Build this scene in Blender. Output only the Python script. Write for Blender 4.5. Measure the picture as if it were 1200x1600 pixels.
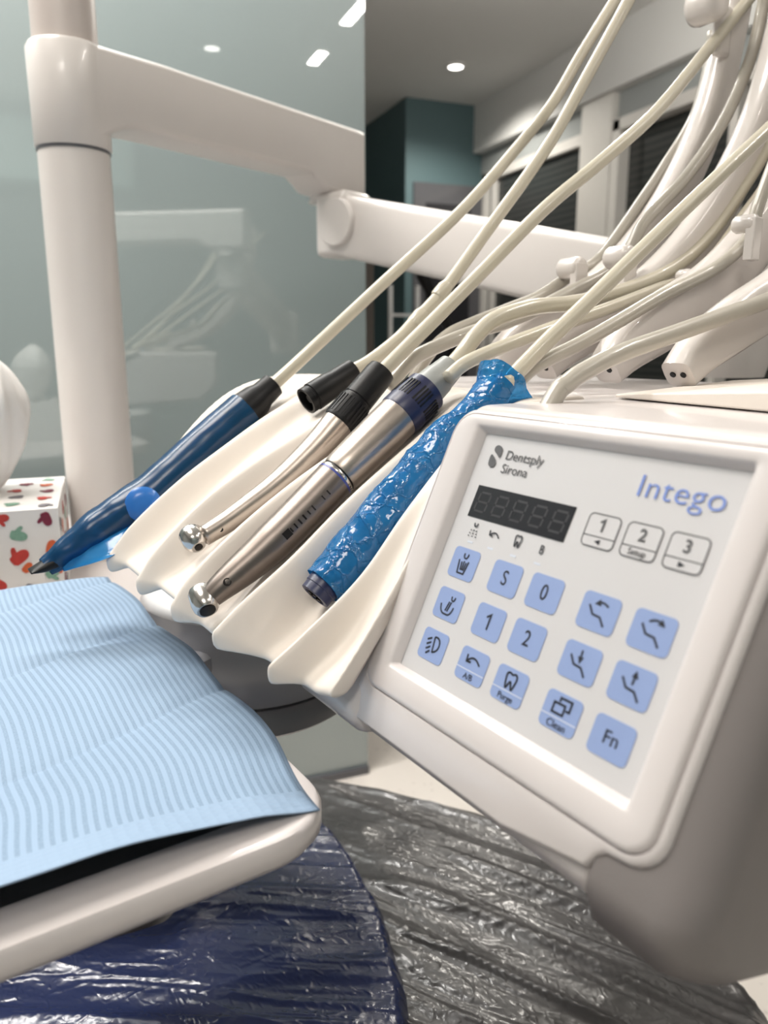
import bpy, bmesh, math, random
from mathutils import Vector, Matrix, noise
random.seed(7)
scene = bpy.context.scene
for o in list(bpy.data.objects): bpy.data.objects.remove(o)
C = scene.collection
R = math.radians
# ------------------------------------------------------------------ camera
YAW, PITCH, CAMZ, FPX = R(22), R(12.5), 1.15, 1200.0
cam_d = bpy.data.cameras.new('camera'); cam = bpy.data.objects.new('camera', cam_d); C.objects.link(cam)
cam.location = (0, 0, CAMZ); cam.rotation_euler = (R(90) - PITCH, 0, -YAW)
cam_d.sensor_fit = 'VERTICAL'; cam_d.sensor_height = 36; cam_d.lens = 36 * FPX / 1600
cam_d.clip_start = .01
cam_d.dof.use_dof = True; cam_d.dof.focus_distance = .50; cam_d.dof.aperture_fstop = 7.5
scene.camera = cam
# ------------------------------------------------------------------ world, exposure
wd = bpy.data.worlds.new('room_air'); scene.world = wd; wd.use_nodes = True
wd.node_tree.nodes['Background'].inputs[0].default_value = (.5, .55, .6, 1)
wd.node_tree.nodes['Background'].inputs[1].default_value = .02
vs = scene.view_settings
vs.view_transform = 'Standard'; vs.look = 'None'; vs.exposure = -0.12; vs.gamma = 1.0; vs.use_curve_mapping = False
# ------------------------------------------------------------------ frames of reference
c_, s_ = math.cos(PITCH), math.sin(PITCH)
cy, sy = math.cos(YAW), math.sin(YAW)
def lw(x, y, z=0.0):                     # level frame (right, ahead, up from eye height) -> world
    return Vector((x * cy + y * sy, -x * sy + y * cy, z + CAMZ))
def lray(px, py):
    a = (px - 600) / FPX; b = (800 - py) / FPX
    return Vector((a, c_ + b * s_, -s_ + b * c_))
def T_(px, py, t):                       # world point at optical depth t
    r = lray(px, py) * t; return lw(*r)
def wr(px, py):
    r = lray(px, py); return Vector((r.x * cy + r.y * sy, -r.x * sy + r.y * cy, r.z))
EYE = Vector((0, 0, CAMZ))
def hitX(px, py, X): r = wr(px, py); return EYE + r * (X / r.x)
def hitY(px, py, Y): r = wr(px, py); return EYE + r * (Y / r.y)
def hitZ(px, py, z): r = wr(px, py); return EYE + r * ((z - CAMZ) / r.z)
# delivery unit axes: w along the row of instruments, f out of its front
wl = Vector((.556, -.831, 0)).normalized(); fl = Vector((wl.y, -wl.x, 0))
Ol = lray(761.6, 679) * .4095
def U(u, v, z): p = Ol + wl * u + fl * v; return lw(p.x, p.y, p.z + z)
def P(px, py, u):                        # (v, z) where a sight line meets the unit's own section u
    r = lray(px, py); t = (u + wl.dot(Ol)) / wl.dot(r); q = r * t - Ol
    return (fl.dot(q), q.z)
def PU(px, py, u): v, z = P(px, py, u); return U(u, v, z)
AXU = (U(1, 0, 0) - U(0, 0, 0)); AXV = (U(0, 1, 0) - U(0, 0, 0)); AXZ = Vector((0, 0, 1))
# ------------------------------------------------------------------ lights of the room
def area(name, loc, sx, syy, power, col=(1, .93, .85), rotz=0):
    d = bpy.data.lights.new(name, 'AREA'); d.shape = 'RECTANGLE'; d.size = sx; d.size_y = syy
    d.energy = power; d.color = col
    o = bpy.data.objects.new(name, d); C.objects.link(o); o.location = loc; o.rotation_euler = (0, 0, rotz)
    return o
CEIL = 2.60
area('panel_light', (-.55, .75, CEIL - .035), .58, .58, 15.5)
area('strip_light', (1.31, -.59, CEIL - .035), .05, .18, 3)
area('strip_light', (1.30, .19, CEIL - .035), .05, .64, 9)
area('panel_light', (-.6, -1.0, CEIL - .035), .58, .58, 11)  # fill panel added behind the viewer, never in view
def spot(name, loc, power, ang=120):
    d = bpy.data.lights.new(name, 'SPOT'); d.energy = power; d.spot_size = R(ang); d.spot_blend = .6; d.shadow_soft_size = .03; d.color = (1, .95, .86)
    o = bpy.data.objects.new(name, d); C.objects.link(o); o.location = loc; return o
spot('downlight_lamp', (.80, -.73, CEIL - .03), 8)
spot('downlight_lamp', (2.06, 4.05, CEIL - .03), 50, 150)
w_ = area('added_washer_light', (-.45, 1.62, CEIL - .04), 2.0, .04, 58, (1, .97, .93)); w_.rotation_euler = (R(8), 0, 0)  # lamp added out of view for the bright top of the glass
# ------------------------------------------------------------------ materials
def new_mat(name):
    m = bpy.data.materials.new(name); m.use_nodes = True
    return m, m.node_tree, m.node_tree.nodes['Principled BSDF']
def mat(name, col, rough=.4, metal=0, coat=0, spec=.5, var=.04, vscale=40, bump=0, bscale=200, trans=0, emit=None, estr=0, sss=0):
    m, nt, b = new_mat(name); N = nt.nodes; L = nt.links
    tc = N.new('ShaderNodeTexCoord'); no = N.new('ShaderNodeTexNoise'); no.inputs['Scale'].default_value = vscale
    no.inputs['Detail'].default_value = 3
    L.new(tc.outputs['Object'], no.inputs['Vector'])
    mx = N.new('ShaderNodeMix'); mx.data_type = 'RGBA'
    mx.inputs[6].default_value = tuple(max(0, c * (1 - var)) for c in col) + (1,)
    mx.inputs[7].default_value = tuple(min(1, c * (1 + var)) for c in col) + (1,)
    L.new(no.outputs['Fac'], mx.inputs[0]); L.new(mx.outputs[2], b.inputs['Base Color'])
    b.inputs['Roughness'].default_value = rough; b.inputs['Metallic'].default_value = metal
    b.inputs['Coat Weight'].default_value = coat; b.inputs['Coat Roughness'].default_value = .06
    b.inputs['Specular IOR Level'].default_value = spec
    b.inputs['Transmission Weight'].default_value = trans
    if sss: b.inputs['Subsurface Weight'].default_value = sss; b.inputs['Subsurface Scale'].default_value = .01
    if bump:
        n2 = N.new('ShaderNodeTexNoise'); n2.inputs['Scale'].default_value = bscale; L.new(tc.outputs['Object'], n2.inputs['Vector'])
        bp = N.new('ShaderNodeBump'); bp.inputs['Strength'].default_value = bump; bp.inputs['Distance'].default_value = .002
        L.new(n2.outputs['Fac'], bp.inputs['Height']); L.new(bp.outputs['Normal'], b.inputs['Normal'])
    if emit: b.inputs['Emission Color'].default_value = (*emit, 1); b.inputs['Emission Strength'].default_value = estr
    return m
M = {}
M['white'] = mat('white_gloss_plastic', (.67, .625, .615), .28, coat=.35, var=.015)
M['arm_white'] = mat('warm_white_enamel', (.69, .65, .625), .32, coat=.25, var=.015)
M['whip'] = mat('glossy_white_arm', (.68, .635, .605), .2, coat=.5, var=.015)
M['cream'] = mat('cream_silicone', (.76, .695, .63), .5, var=.02, sss=.0)
M['grey'] = mat('grey_plastic', (.205, .185, .18), .42, var=.02, bump=.05, bscale=900)
M['dgrey'] = mat('dark_grey_plastic', (.10, .10, .11), .3, coat=.3)
M['mgrey'] = mat('slate_grey_gloss', (.38, .38, .405), .25, coat=.5, var=.1, vscale=9)
M['screen'] = mat('pale_panel_foil', (.60, .59, .60), .35, var=.01)
M['key'] = mat('blue_key_print', (.27, .355, .60), .4, var=.015)
M['ink'] = mat('black_print', (.018, .02, .028), .5)
M['inkgrey'] = mat('grey_print', (.09, .09, .095), .5)
M['inkblue'] = mat('blue_lettering', (.17, .26, .62), .5)
M['pale'] = mat('pale_print', (.62, .66, .74), .4)
M['led_off'] = mat('dark_display_glass', (.022, .022, .026), .22, coat=.3)
M['seg'] = mat('unlit_segment', (.036, .035, .039), .4)
M['hose'] = mat('cream_hose', (.54, .50, .405), .28, coat=.35, var=.04, vscale=25)
M['hosegrey'] = mat('grey_beige_hose', (.44, .41, .355), .28, coat=.35, var=.04, vscale=25)
M['black'] = mat('black_plastic', (.006, .006, .007), .42, spec=.3)
M['blackrub'] = mat('black_ribbed_plastic', (.012, .012, .014), .5, spec=.3)
M['navy'] = mat('navy_ring', (.018, .022, .065), .35)
M['nut'] = mat('grey_hose_nut', (.29, .30, .29), .4)
M['ring_blue'] = mat('blue_ring', (.05, .07, .30), .3)
def metal(name, col, rough):
    m = mat(name, col, rough, metal=1, var=.06, vscale=300); return m
M['steel'] = metal('brushed_steel', (.42, .37, .33), .34)
M['titan'] = metal('warm_titanium', (.20, .172, .155), .38)
M['chrome'] = metal('polished_chrome', (.62, .59, .56), .2)
M['dsteel'] = metal('dark_steel', (.045, .04, .038), .4)
def film(name, col, alpha, rough=.12, bump=.6, scale=120):
    m, nt, b = new_mat(name); N = nt.nodes; L = nt.links
    b.inputs['Base Color'].default_value = (*col, 1); b.inputs['Roughness'].default_value = rough
    b.inputs['Specular IOR Level'].default_value = .7
    tr = N.new('ShaderNodeBsdfTransparent'); tr.inputs[0].default_value = (col[0] * 1.0 + .03, col[1] * 1.1 + .12, min(1, col[2] * 1.1 + .25), 1)
    mx = N.new('ShaderNodeMixShader'); mx.inputs[0].default_value = alpha
    tc = N.new('ShaderNodeTexCoord'); vo = N.new('ShaderNodeTexVoronoi'); vo.feature = 'DISTANCE_TO_EDGE'; vo.inputs['Scale'].default_value = scale
    no = N.new('ShaderNodeTexNoise'); no.inputs['Scale'].default_value = scale * .6; no.inputs['Detail'].default_value = 5
    ds = N.new('ShaderNodeMix'); ds.data_type = 'VECTOR'; ds.inputs[0].default_value = .03
    L.new(tc.outputs['Object'], ds.inputs[4]); L.new(no.outputs['Color'], ds.inputs[5]); L.new(ds.outputs[1], vo.inputs['Vector'])
    L.new(tc.outputs['Object'], no.inputs['Vector'])
    cr = N.new('ShaderNodeMapRange'); cr.inputs[1].default_value = 0; cr.inputs[2].default_value = .09; cr.inputs[3].default_value = 1; cr.inputs[4].default_value = 0; L.new(vo.outputs['Distance'], cr.inputs[0])
    ad = N.new('ShaderNodeMath'); ad.operation = 'MULTIPLY_ADD'; ad.inputs[1].default_value = .45; L.new(no.outputs['Fac'], ad.inputs[2]); L.new(cr.outputs[0], ad.inputs[0])
    bp = N.new('ShaderNodeBump'); bp.inputs['Strength'].default_value = bump; bp.inputs['Distance'].default_value = .003
    L.new(ad.outputs[0], bp.inputs['Height']); L.new(bp.outputs['Normal'], b.inputs['Normal'])
    L.new(tr.outputs[0], mx.inputs[1]); L.new(b.outputs[0], mx.inputs[2])
    L.new(mx.outputs[0], nt.nodes['Material Output'].inputs['Surface'])
    return m
M['film'] = film('blue_barrier_film', (.018, .20, .47), .6, rough=.07, bump=.55, scale=75)
M['film_light'] = film('pale_blue_film', (.04, .29, .58), .60, bump=.15, scale=30)
M['film_smooth'] = film('deep_blue_sleeve_film', (.010, .080, .195), .55, rough=.24, bump=.02, scale=14)
M['sleevebody'] = mat('dark_syringe_body', (.012, .025, .06), .3)
M['bluebody'] = mat('blue_wrapped_body', (.01, .09, .26), .35)
def plastic_wrap(name, col, rough, ang, stretch=9, sc=7):
    m, nt, b = new_mat(name); N = nt.nodes; L = nt.links
    tc = N.new('ShaderNodeTexCoord')
    b.inputs['Base Color'].default_value = (*col, 1); b.inputs['Roughness'].default_value = rough; b.inputs['Specular IOR Level'].default_value = .6
    prev = None
    for i, (scl, st, dist, ang2) in enumerate(((sc, stretch, .016, ang), (sc * 3.4, 3.0, .006, ang + .5), (sc * 14, 1.5, .0034, ang - .6))):
        mp = N.new('ShaderNodeMapping'); mp.vector_type = 'TEXTURE'; mp.inputs['Rotation'].default_value = (0, 0, ang2); mp.inputs['Scale'].default_value = (1, 1 / st, 1)
        L.new(tc.outputs['Object'], mp.inputs['Vector'])
        no = N.new('ShaderNodeTexNoise'); no.inputs['Scale'].default_value = scl; no.inputs['Detail'].default_value = 4; no.inputs['Distortion'].default_value = .5
        try: no.noise_type = 'RIDGED_MULTIFRACTAL'
        except Exception: pass
        L.new(mp.outputs['Vector'], no.inputs['Vector'])
        bp = N.new('ShaderNodeBump'); bp.inputs['Strength'].default_value = (.4, .45, .6)[i]; bp.inputs['Distance'].default_value = dist * (.6, .5, .4)[i]
        L.new(no.outputs['Fac'], bp.inputs['Height'])
        if prev: L.new(prev.outputs['Normal'], bp.inputs['Normal'])
        prev = bp
    L.new(prev.outputs['Normal'], b.inputs['Normal']); L.new(prev.outputs['Normal'], b.inputs['Coat Normal'])
    b.inputs['Coat Weight'].default_value = .35; b.inputs['Coat Roughness'].default_value = .12
    return m
M['blackwrap'] = plastic_wrap('black_plastic_cover', (.066, .063, .064), .34, R(-51))
M['navywrap'] = plastic_wrap('navy_upholstery_under_clear_film', (.030, .044, .13), .26, R(-25))
def glasswall():
    m, nt, b = new_mat('back_painted_glass'); N = nt.nodes; L = nt.links
    b.inputs['Base Color'].default_value = (.255, .305, .308, 1); b.inputs['Roughness'].default_value = .35
    tc = N.new('ShaderNodeTexCoord'); no = N.new('ShaderNodeTexNoise'); no.inputs['Scale'].default_value = 1.2
    L.new(tc.outputs['Object'], no.inputs['Vector'])
    gl = N.new('ShaderNodeBsdfGlossy'); gl.inputs['Roughness'].default_value = .015; gl.inputs[0].default_value = (.97, 1, .99, 1)
    mr = N.new('ShaderNodeMapRange'); mr.inputs[3].default_value = .11; mr.inputs[4].default_value = .15
    L.new(no.outputs['Fac'], mr.inputs[0])
    mx = N.new('ShaderNodeMixShader'); L.new(mr.outputs[0], mx.inputs[0]); L.new(b.outputs[0], mx.inputs[1]); L.new(gl.outputs[0], mx.inputs[2])
    L.new(mx.outputs[0], N['Material Output'].inputs['Surface']); return m
M['glasswall'] = glasswall()
M['ceiling'] = mat('white_ceiling_paint', (.72, .72, .71), .8, var=.02, vscale=3)
M['wallpaint'] = mat('grey_wall_paint', (.34, .36, .36), .8, var=.03, vscale=3)
M['rearwall'] = mat('slate_wall_paint', (.22, .27, .285), .7, var=.05, vscale=2)
M['tealwall'] = mat('teal_wall_paint', (.10, .165, .18), .6, var=.05, vscale=2)
M['palecab'] = mat('added_aqua_cabinet', (.50, .68, .69), .4)
M['frame'] = mat('white_window_frame', (.66, .64, .61), .4)
M['lampglow'] = mat('lamp_diffuser', (1, 1, 1), .5, emit=(1, .95, .88), estr=9)
M['trimring'] = mat('lamp_ring', (.7, .7, .7), .35)
def blindmat():
    m, nt, b = new_mat('dark_pane_with_blind'); N = nt.nodes; L = nt.links
    tc = N.new('ShaderNodeTexCoord'); wv = N.new('ShaderNodeTexWave'); wv.bands_direction = 'Z'; wv.inputs['Scale'].default_value = 9; wv.inputs['Distortion'].default_value = .3
    L.new(tc.outputs['Object'], wv.inputs['Vector'])
    cr = N.new('ShaderNodeMix'); cr.data_type = 'RGBA'; cr.inputs[6].default_value = (.028, .031, .031, 1); cr.inputs[7].default_value = (.05, .052, .05, 1)
    L.new(wv.outputs['Fac'], cr.inputs[0]); L.new(cr.outputs[2], b.inputs['Base Color']); b.inputs['Roughness'].default_value = .25; return m
M['blind'] = blindmat()
def terrazzo():
    m, nt, b = new_mat('beige_terrazzo'); N = nt.nodes; L = nt.links
    tc = N.new('ShaderNodeTexCoord'); vo = N.new('ShaderNodeTexVoronoi'); vo.inputs['Scale'].default_value = 45
    L.new(tc.outputs['Object'], vo.inputs['Vector'])
    no = N.new('ShaderNodeTexNoise'); no.inputs['Scale'].default_value = 30; L.new(tc.outputs['Object'], no.inputs['Vector'])
    lt = N.new('ShaderNodeMath'); lt.operation = 'LESS_THAN'; lt.inputs[1].default_value = .18; L.new(vo.outputs['Distance'], lt.inputs[0])
    mu = N.new('ShaderNodeMath'); mu.operation = 'MULTIPLY'; L.new(lt.outputs[0], mu.inputs[0]); L.new(no.outputs['Fac'], mu.inputs[1])
    mx = N.new('ShaderNodeMix'); mx.data_type = 'RGBA'; mx.inputs[6].default_value = (.70, .65, .60, 1); mx.inputs[7].default_value = (.42, .37, .33, 1)
    L.new(mu.outputs[0], mx.inputs[0]); L.new(mx.outputs[2], b.inputs['Base Color']); b.inputs['Roughness'].default_value = .35; return m
M['floor'] = terrazzo()
def bibmat():
    m, nt, b = new_mat('blue_embossed_paper'); N = nt.nodes; L = nt.links
    uv = N.new('ShaderNodeUVMap'); sp = N.new('ShaderNodeSeparateXYZ'); L.new(uv.outputs[0], sp.inputs[0])
    # stripes run along the first coordinate, repeat along the second (metres)
    no = N.new('ShaderNodeTexNoise'); no.inputs['Scale'].default_value = 900; L.new(uv.outputs[0], no.inputs['Vector'])
    m1 = N.new('ShaderNodeMath'); m1.operation = 'MULTIPLY'; m1.inputs[1].default_value = 2 * math.pi / .0049; L.new(sp.outputs[1], m1.inputs[0])
    sn = N.new('ShaderNodeMath'); sn.operation = 'SINE'; L.new(m1.outputs[0], sn.inputs[0])
    mr = N.new('ShaderNodeMapRange'); mr.inputs[1].default_value = -.1; mr.inputs[2].default_value = .35; L.new(sn.outputs[0], mr.inputs[0])
    # no stripes inside the embossed hem
    h1 = N.new('ShaderNodeMath'); h1.operation = 'LESS_THAN'; h1.inputs[1].default_value = -.014; L.new(sp.outputs[0], h1.inputs[0])
    k0 = N.new('ShaderNodeMapRange'); k0.inputs[1].default_value = .35; k0.inputs[2].default_value = .6; k0.inputs[3].default_value = .55; k0.inputs[4].default_value = 1; L.new(no.outputs['Fac'], k0.inputs[0])
    k1 = N.new('ShaderNodeMath'); k1.operation = 'MULTIPLY'; L.new(mr.outputs[0], k1.inputs[0]); L.new(k0.outputs[0], k1.inputs[1])
    k = N.new('ShaderNodeMath'); k.operation = 'MULTIPLY'; L.new(k1.outputs[0], k.inputs[0]); L.new(h1.outputs[0], k.inputs[1])
    mx = N.new('ShaderNodeMix'); mx.data_type = 'RGBA'; mx.inputs[6].default_value = (.275, .375, .51, 1); mx.inputs[7].default_value = (.195, .28, .385, 1)
    L.new(k.outputs[0], mx.inputs[0]); L.new(mx.outputs[2], b.inputs['Base Color']); b.inputs['Roughness'].default_value = .6; b.inputs['Specular IOR Level'].default_value = .25
    # dotted hem
    sc = N.new('ShaderNodeVectorMath'); sc.operation = 'MULTIPLY'; sc.inputs[1].default_value = (260, 170, 1); L.new(uv.outputs[0], sc.inputs[0])
    vo = N.new('ShaderNodeTexVoronoi'); vo.inputs['Scale'].default_value = 1; vo.inputs['Randomness'].default_value = .15; L.new(sc.outputs[0], vo.inputs['Vector'])
    inv = N.new('ShaderNodeMath'); inv.operation = 'SUBTRACT'; inv.inputs[0].default_value = 1; L.new(h1.outputs[0], inv.inputs[1])
    d = N.new('ShaderNodeMath'); d.operation = 'MULTIPLY'; L.new(vo.outputs['Distance'], d.inputs[0]); L.new(inv.outputs[0], d.inputs[1])
    d2 = N.new('ShaderNodeMath'); d2.operation = 'MULTIPLY_ADD'; d2.inputs[1].default_value = .25; L.new(k.outputs[0], d2.inputs[0]); L.new(d.outputs[0], d2.inputs[2])
    bp = N.new('ShaderNodeBump'); bp.inputs['Strength'].default_value = .5; bp.inputs['Distance'].default_value = .001; L.new(d2.outputs[0], bp.inputs['Height']); L.new(bp.outputs['Normal'], b.inputs['Normal'])
    return m
M['bib'] = bibmat()
M['tissue'] = mat('white_tissue', (.82, .80, .78), .9, var=.02, bump=.2, bscale=60)
M['card'] = mat('white_card', (.78, .76, .74), .6)
M['p_red'] = mat('red_print', (.50, .045, .035), .6, var=.3, vscale=120)
M['p_orange'] = mat('orange_print', (.62, .12, .04), .6, var=.3, vscale=120)
M['p_green'] = mat('sage_print', (.20, .36, .27), .6, var=.3, vscale=200)
M['p_plum'] = mat('plum_print', (.20, .02, .05), .6, var=.3, vscale=120)
M['p_grey'] = mat('slate_print', (.17, .16, .18), .6, var=.2)
# ------------------------------------------------------------------ building helpers
WL = {}
class MB:
    def __init__(s): s.v = []; s.f = []; s.marks = []
    def mark(s, k): s.marks.append((len(s.f), k))      # faces added from here on take material k
    def quad_strip(s, a, b, close):
        n = len(a)
        for i in range(n if close else n - 1):
            j = (i + 1) % n; s.f.append((a[i], a[j], b[j], b[i]))
    def ring(s, pts): k = len(s.v); s.v += [Vector(p) for p in pts]; return list(range(k, k + len(pts)))
    def loft(s, rings, close=True, cap0=True, cap1=True):
        idx = [s.ring(r) for r in rings]
        for a, b in zip(idx, idx[1:]): s.quad_strip(a, b, close)
        if cap0: s.f.append(tuple(reversed(idx[0])))
        if cap1: s.f.append(tuple(idx[-1]))
    def tube(s, path, rad, n=14, cap=True):
        path = [Vector(p) for p in path]; m = len(path)
        rad = rad if isinstance(rad, (list, tuple)) else [rad] * m
        rings = []; prev = None
        for i, p in enumerate(path):
            t = (path[min(i + 1, m - 1)] - path[max(i - 1, 0)]).normalized()
            if prev is None:
                a = Vector((0, 0, 1)) if abs(t.z) < .9 else Vector((1, 0, 0)); x = t.cross(a).normalized()
            else: x = (prev - t * prev.dot(t)).normalized()
            prev = x; y = t.cross(x)
            rings.append([p + (x * math.cos(2 * math.pi * k / n) + y * math.sin(2 * math.pi * k / n)) * rad[i] for k in range(n)])
        s.loft(rings, True, cap, cap)
    def bar(s, path, side, w, h, n=16, pw=3.0, taper=None):
        """superellipse section bar: half width w along side, half height h across"""
        path = [Vector(p) for p in path]; m = len(path); side = Vector(side).normalized(); rings = []
        for i, p in enumerate(path):
            t = (path[min(i + 1, m - 1)] - path[max(i - 1, 0)]).normalized()
            x = (side - t * side.dot(t)).normalized(); y = t.cross(x)
            k = taper[i] if taper else 1
            r = []
            for j in range(n):
                a = 2 * math.pi * j / n; ca, sa = math.cos(a), math.sin(a)
                r.append(p + x * (math.copysign(abs(ca) ** (2 / pw), ca) * w) + y * (math.copysign(abs(sa) ** (2 / pw), sa) * h * k))
            rings.append(r)
        s.loft(rings)
    def lathe(s, p0, p1, prof, n=28, cap=True):
        """prof: (distance from p0 towards p1, radius)"""
        p0, p1 = Vector(p0), Vector(p1); t = (p1 - p0).normalized()
        a = Vector((0, 0, 1)) if abs(t.z) < .9 else Vector((1, 0, 0)); x = t.cross(a).normalized(); y = t.cross(x)
        s.loft([[p0 + t * d + (x * math.cos(2 * math.pi * k / n) + y * math.sin(2 * math.pi * k / n)) * max(r, 1e-5) for k in range(n)] for d, r in prof], True, cap, cap)
    def box(s, c, ax, ay, az):
        c, ax, ay, az = Vector(c), Vector(ax), Vector(ay), Vector(az)
        k = len(s.v)
        for i in (-1, 1):
            for j in (-1, 1):
                for l in (-1, 1): s.v.append(c + ax * i + ay * j + az * l)
        for q in ((0, 1, 3, 2), (4, 6, 7, 5), (0, 4, 5, 1), (2, 3, 7, 6), (0, 2, 6, 4), (1, 5, 7, 3)): s.f.append(tuple(k + i for i in q))
    def aabb(s, x0, x1, y0, y1, z0, z1):
        s.box(((x0 + x1) / 2, (y0 + y1) / 2, (z0 + z1) / 2), ((x1 - x0) / 2, 0, 0), (0, (y1 - y0) / 2, 0), (0, 0, (z1 - z0) / 2))
    def prism(s, poly, d):
        d = Vector(d); a = s.ring(poly); b = s.ring([Vector(p) + d for p in poly])
        s.quad_strip(a, b, True); s.f.append(tuple(reversed(a))); s.f.append(tuple(b))
    def grid(s, rows, close_u=False):
        idx = [s.ring(r) for r in rows]
        for a, b in zip(idx, idx[1:]): s.quad_strip(a, b, close_u)
def tag(o, label=None, cat=None, group=None, kind=None):
    if label: o['label'] = label
    if cat: o['category'] = cat
    if group: o['group'] = group
    if kind: o['kind'] = kind
    return o
def build(name, mb, m, parent=None, smooth=True, bevel=0, bseg=3, subsurf=0, solid=0, soff=-1, angle=40, uv=None):
    me = bpy.data.meshes.new(name); vs_ = mb.v
    lo = Vector((min(v.x for v in vs_), min(v.y for v in vs_), min(v.z for v in vs_)))
    hi = Vector((max(v.x for v in vs_), max(v.y for v in vs_), max(v.z for v in vs_)))
    c = (lo + hi) / 2
    me.from_pydata([v - c for v in vs_], [], mb.f)
    for (a, k), e in zip(mb.marks, [q[0] for q in mb.marks[1:]] + [len(mb.f)]):
        for i in range(a, e): me.polygons[i].material_index = k
    me.validate()
    bm = bmesh.new(); bm.from_mesh(me)
    if not uv: bmesh.ops.remove_doubles(bm, verts=bm.verts, dist=1e-6)
    bmesh.ops.recalc_face_normals(bm, faces=bm.faces)
    bm.to_mesh(me); bm.free()
    if uv:
        l = me.uv_layers.new(name='UVMap')
        for lp in me.loops: l.data[lp.index].uv = uv[lp.vertex_index]
    o = bpy.data.objects.new(name, me); C.objects.link(o); [me.materials.append(q) for q in (m if isinstance(m, (list, tuple)) else [m])]
    pl = WL[parent.name] if parent else Vector((0, 0, 0))
    o.location = c - pl; WL[o.name] = c
    if parent: o.parent = parent
    if solid:
        md = o.modifiers.new('thickness', 'SOLIDIFY'); md.thickness = solid; md.offset = soff
    if bevel:
        md = o.modifiers.new('edges', 'BEVEL'); md.width = bevel; md.segments = bseg; md.limit_method = 'ANGLE'; md.angle_limit = R(30); md.harden_normals = False
    if subsurf:
        md = o.modifiers.new('smooth', 'SUBSURF'); md.levels = subsurf; md.render_levels = subsurf
    if smooth:
        for p in me.polygons: p.use_smooth = True
        if not subsurf:
            try: me.set_sharp_from_angle(angle=R(angle))
            except Exception: pass
    return o
def thing(name, loc, label, cat, group=None):
    o = bpy.data.objects.new(name, None); C.objects.link(o); o.location = loc; o.empty_display_size = .05
    WL[o.name] = Vector(loc); return tag(o, label, cat, group)
def struct(name, mb, m, parent=None, **k):
    o = build(name, mb, m, parent, **k)
    if parent is None: o['kind'] = 'structure'
    return o
def smooth_path(pts, n=8):
    """Catmull-Rom through the points"""
    pts = [Vector(p) for p in pts]; q = [pts[0] * 2 - pts[1]] + pts + [pts[-1] * 2 - pts[-2]]; out = []
    for i in range(1, len(q) - 2):
        a, b, c, d = q[i - 1:i + 3]
        for k in range(n):
            t = k / n; out.append(.5 * ((2 * b) + (c - a) * t + (2 * a - 5 * b + 4 * c - d) * t * t + (3 * b - a - 3 * c + d) * t ** 3))
    out.append(pts[-1]); return out
def rrect(cx, cy_, hx, hy, r, n=5):
    out = []
    for (sx, sy2, a0) in ((1, 1, 0), (-1, 1, 90), (-1, -1, 180), (1, -1, 270)):
        for k in range(n + 1):
            a = R(a0 + 90 * k / n); out.append((cx + sx * (hx - r) + r * math.cos(a), cy_ + sy2 * (hy - r) + r * math.sin(a)))
    return out
# ================================================================== ROOM
XL, XR, YB, YF, YG, GX = -2.6, 2.62, -2.2, 5.7, 1.78, .672
def slab(name, x0, x1, y0, y1, z0, z1, m, parent=None, bevel=0):
    b = MB(); b.aabb(x0, x1, y0, y1, z0, z1)
    return struct(name, b, m, parent, smooth=bool(bevel), bevel=bevel)
slab('floor', XL - .1, XR + .1, YB - .1, YF + .1, -.1, 0, M['floor'])
slab('ceiling', XL - .1, XR + .1, YB - .1, YF + .1, CEIL, CEIL + .1, M['ceiling'])
slab('wall_left', XL - .1, XL, YB, YF, 0, CEIL, M['wallpaint'])
slab('wall_rear', XL, XR, YB - .1, YB, 0, CEIL, M['rearwall'])
slab('wall_far', XL, XR, YF, YF + .1, 0, CEIL, M['tealwall'])
slab('wall_glass', XL, GX, YG, YG + .03, 0, CEIL, M['glasswall'])
slab('baseboard_glass', XL, GX - .001, YG - .012, YG, 0, .02, M['dgrey'])
# partition block at the far end, its door dark
PX, PY = 2.03, 4.67
slab('wall_partition', PX, XR, PY, YF, 0, CEIL, M['tealwall'])
d = slab('door_1', PX + .05, XR - .06, PY - .02, PY, 0, 2.12, M['dgrey'])
b = MB(); b.aabb(PX + .13, XR - .14, PY - .026, PY - .02, .2, 2.0); struct('door_pane', b, M['led_off'], d, smooth=False)
# window wall on the right with bulkhead
slab('wall_right', XR, XR + .1, YB, YF, 0, CEIL, M['wallpaint'])
slab('trim_1', XR - .12, XR, YB, PY, 2.32, CEIL, M['ceiling'])
slab('trim_2', XR - .06, XR, YB, PY, 2.20, 2.32, M['wallpaint'])
Wx = XR - .06
def yat(px, py): return hitX(px, py, Wx).y
def window(n, ya, yb, z0, z1, mull=(), Wx=Wx):
    w = MB(); fw = .055
    for (a, b_, c, d_) in ((ya, ya + fw, z0, z1), (yb - fw, yb, z0, z1), (ya, yb, z0, z0 + fw), (ya, yb, z1 - fw, z1)): w.aabb(Wx, XR, a, b_, c, d_)
    for y in mull: w.aabb(Wx, XR, y - .02, y + .02, z0, z1)
    o = struct('window_%d' % n, w, M['frame'], bevel=.004)
    p = MB(); p.aabb(XR - .03, XR - .015, ya + .01, yb - .01, z0 + .01, z1 - .01); build('pane', p, M['blind'], o, smooth=False)
    return o
y_post1, y_post0 = yat(915, 250), yat(962, 250)
y_m = yat(770, 300)
window(1, y_post1 + .002, PY - .02, .3, 2.20, (y_m,))
slab('trim_3', XR - .10, XR, y_post0, y_post1, 0, 2.32, M['frame'], bevel=.006)
window(2, .95, y_post0 - .006, .3, 2.19, (yat(1150, 250),), XR - .095)
window(3, -1.2, .94, .3, 2.17)
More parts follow.
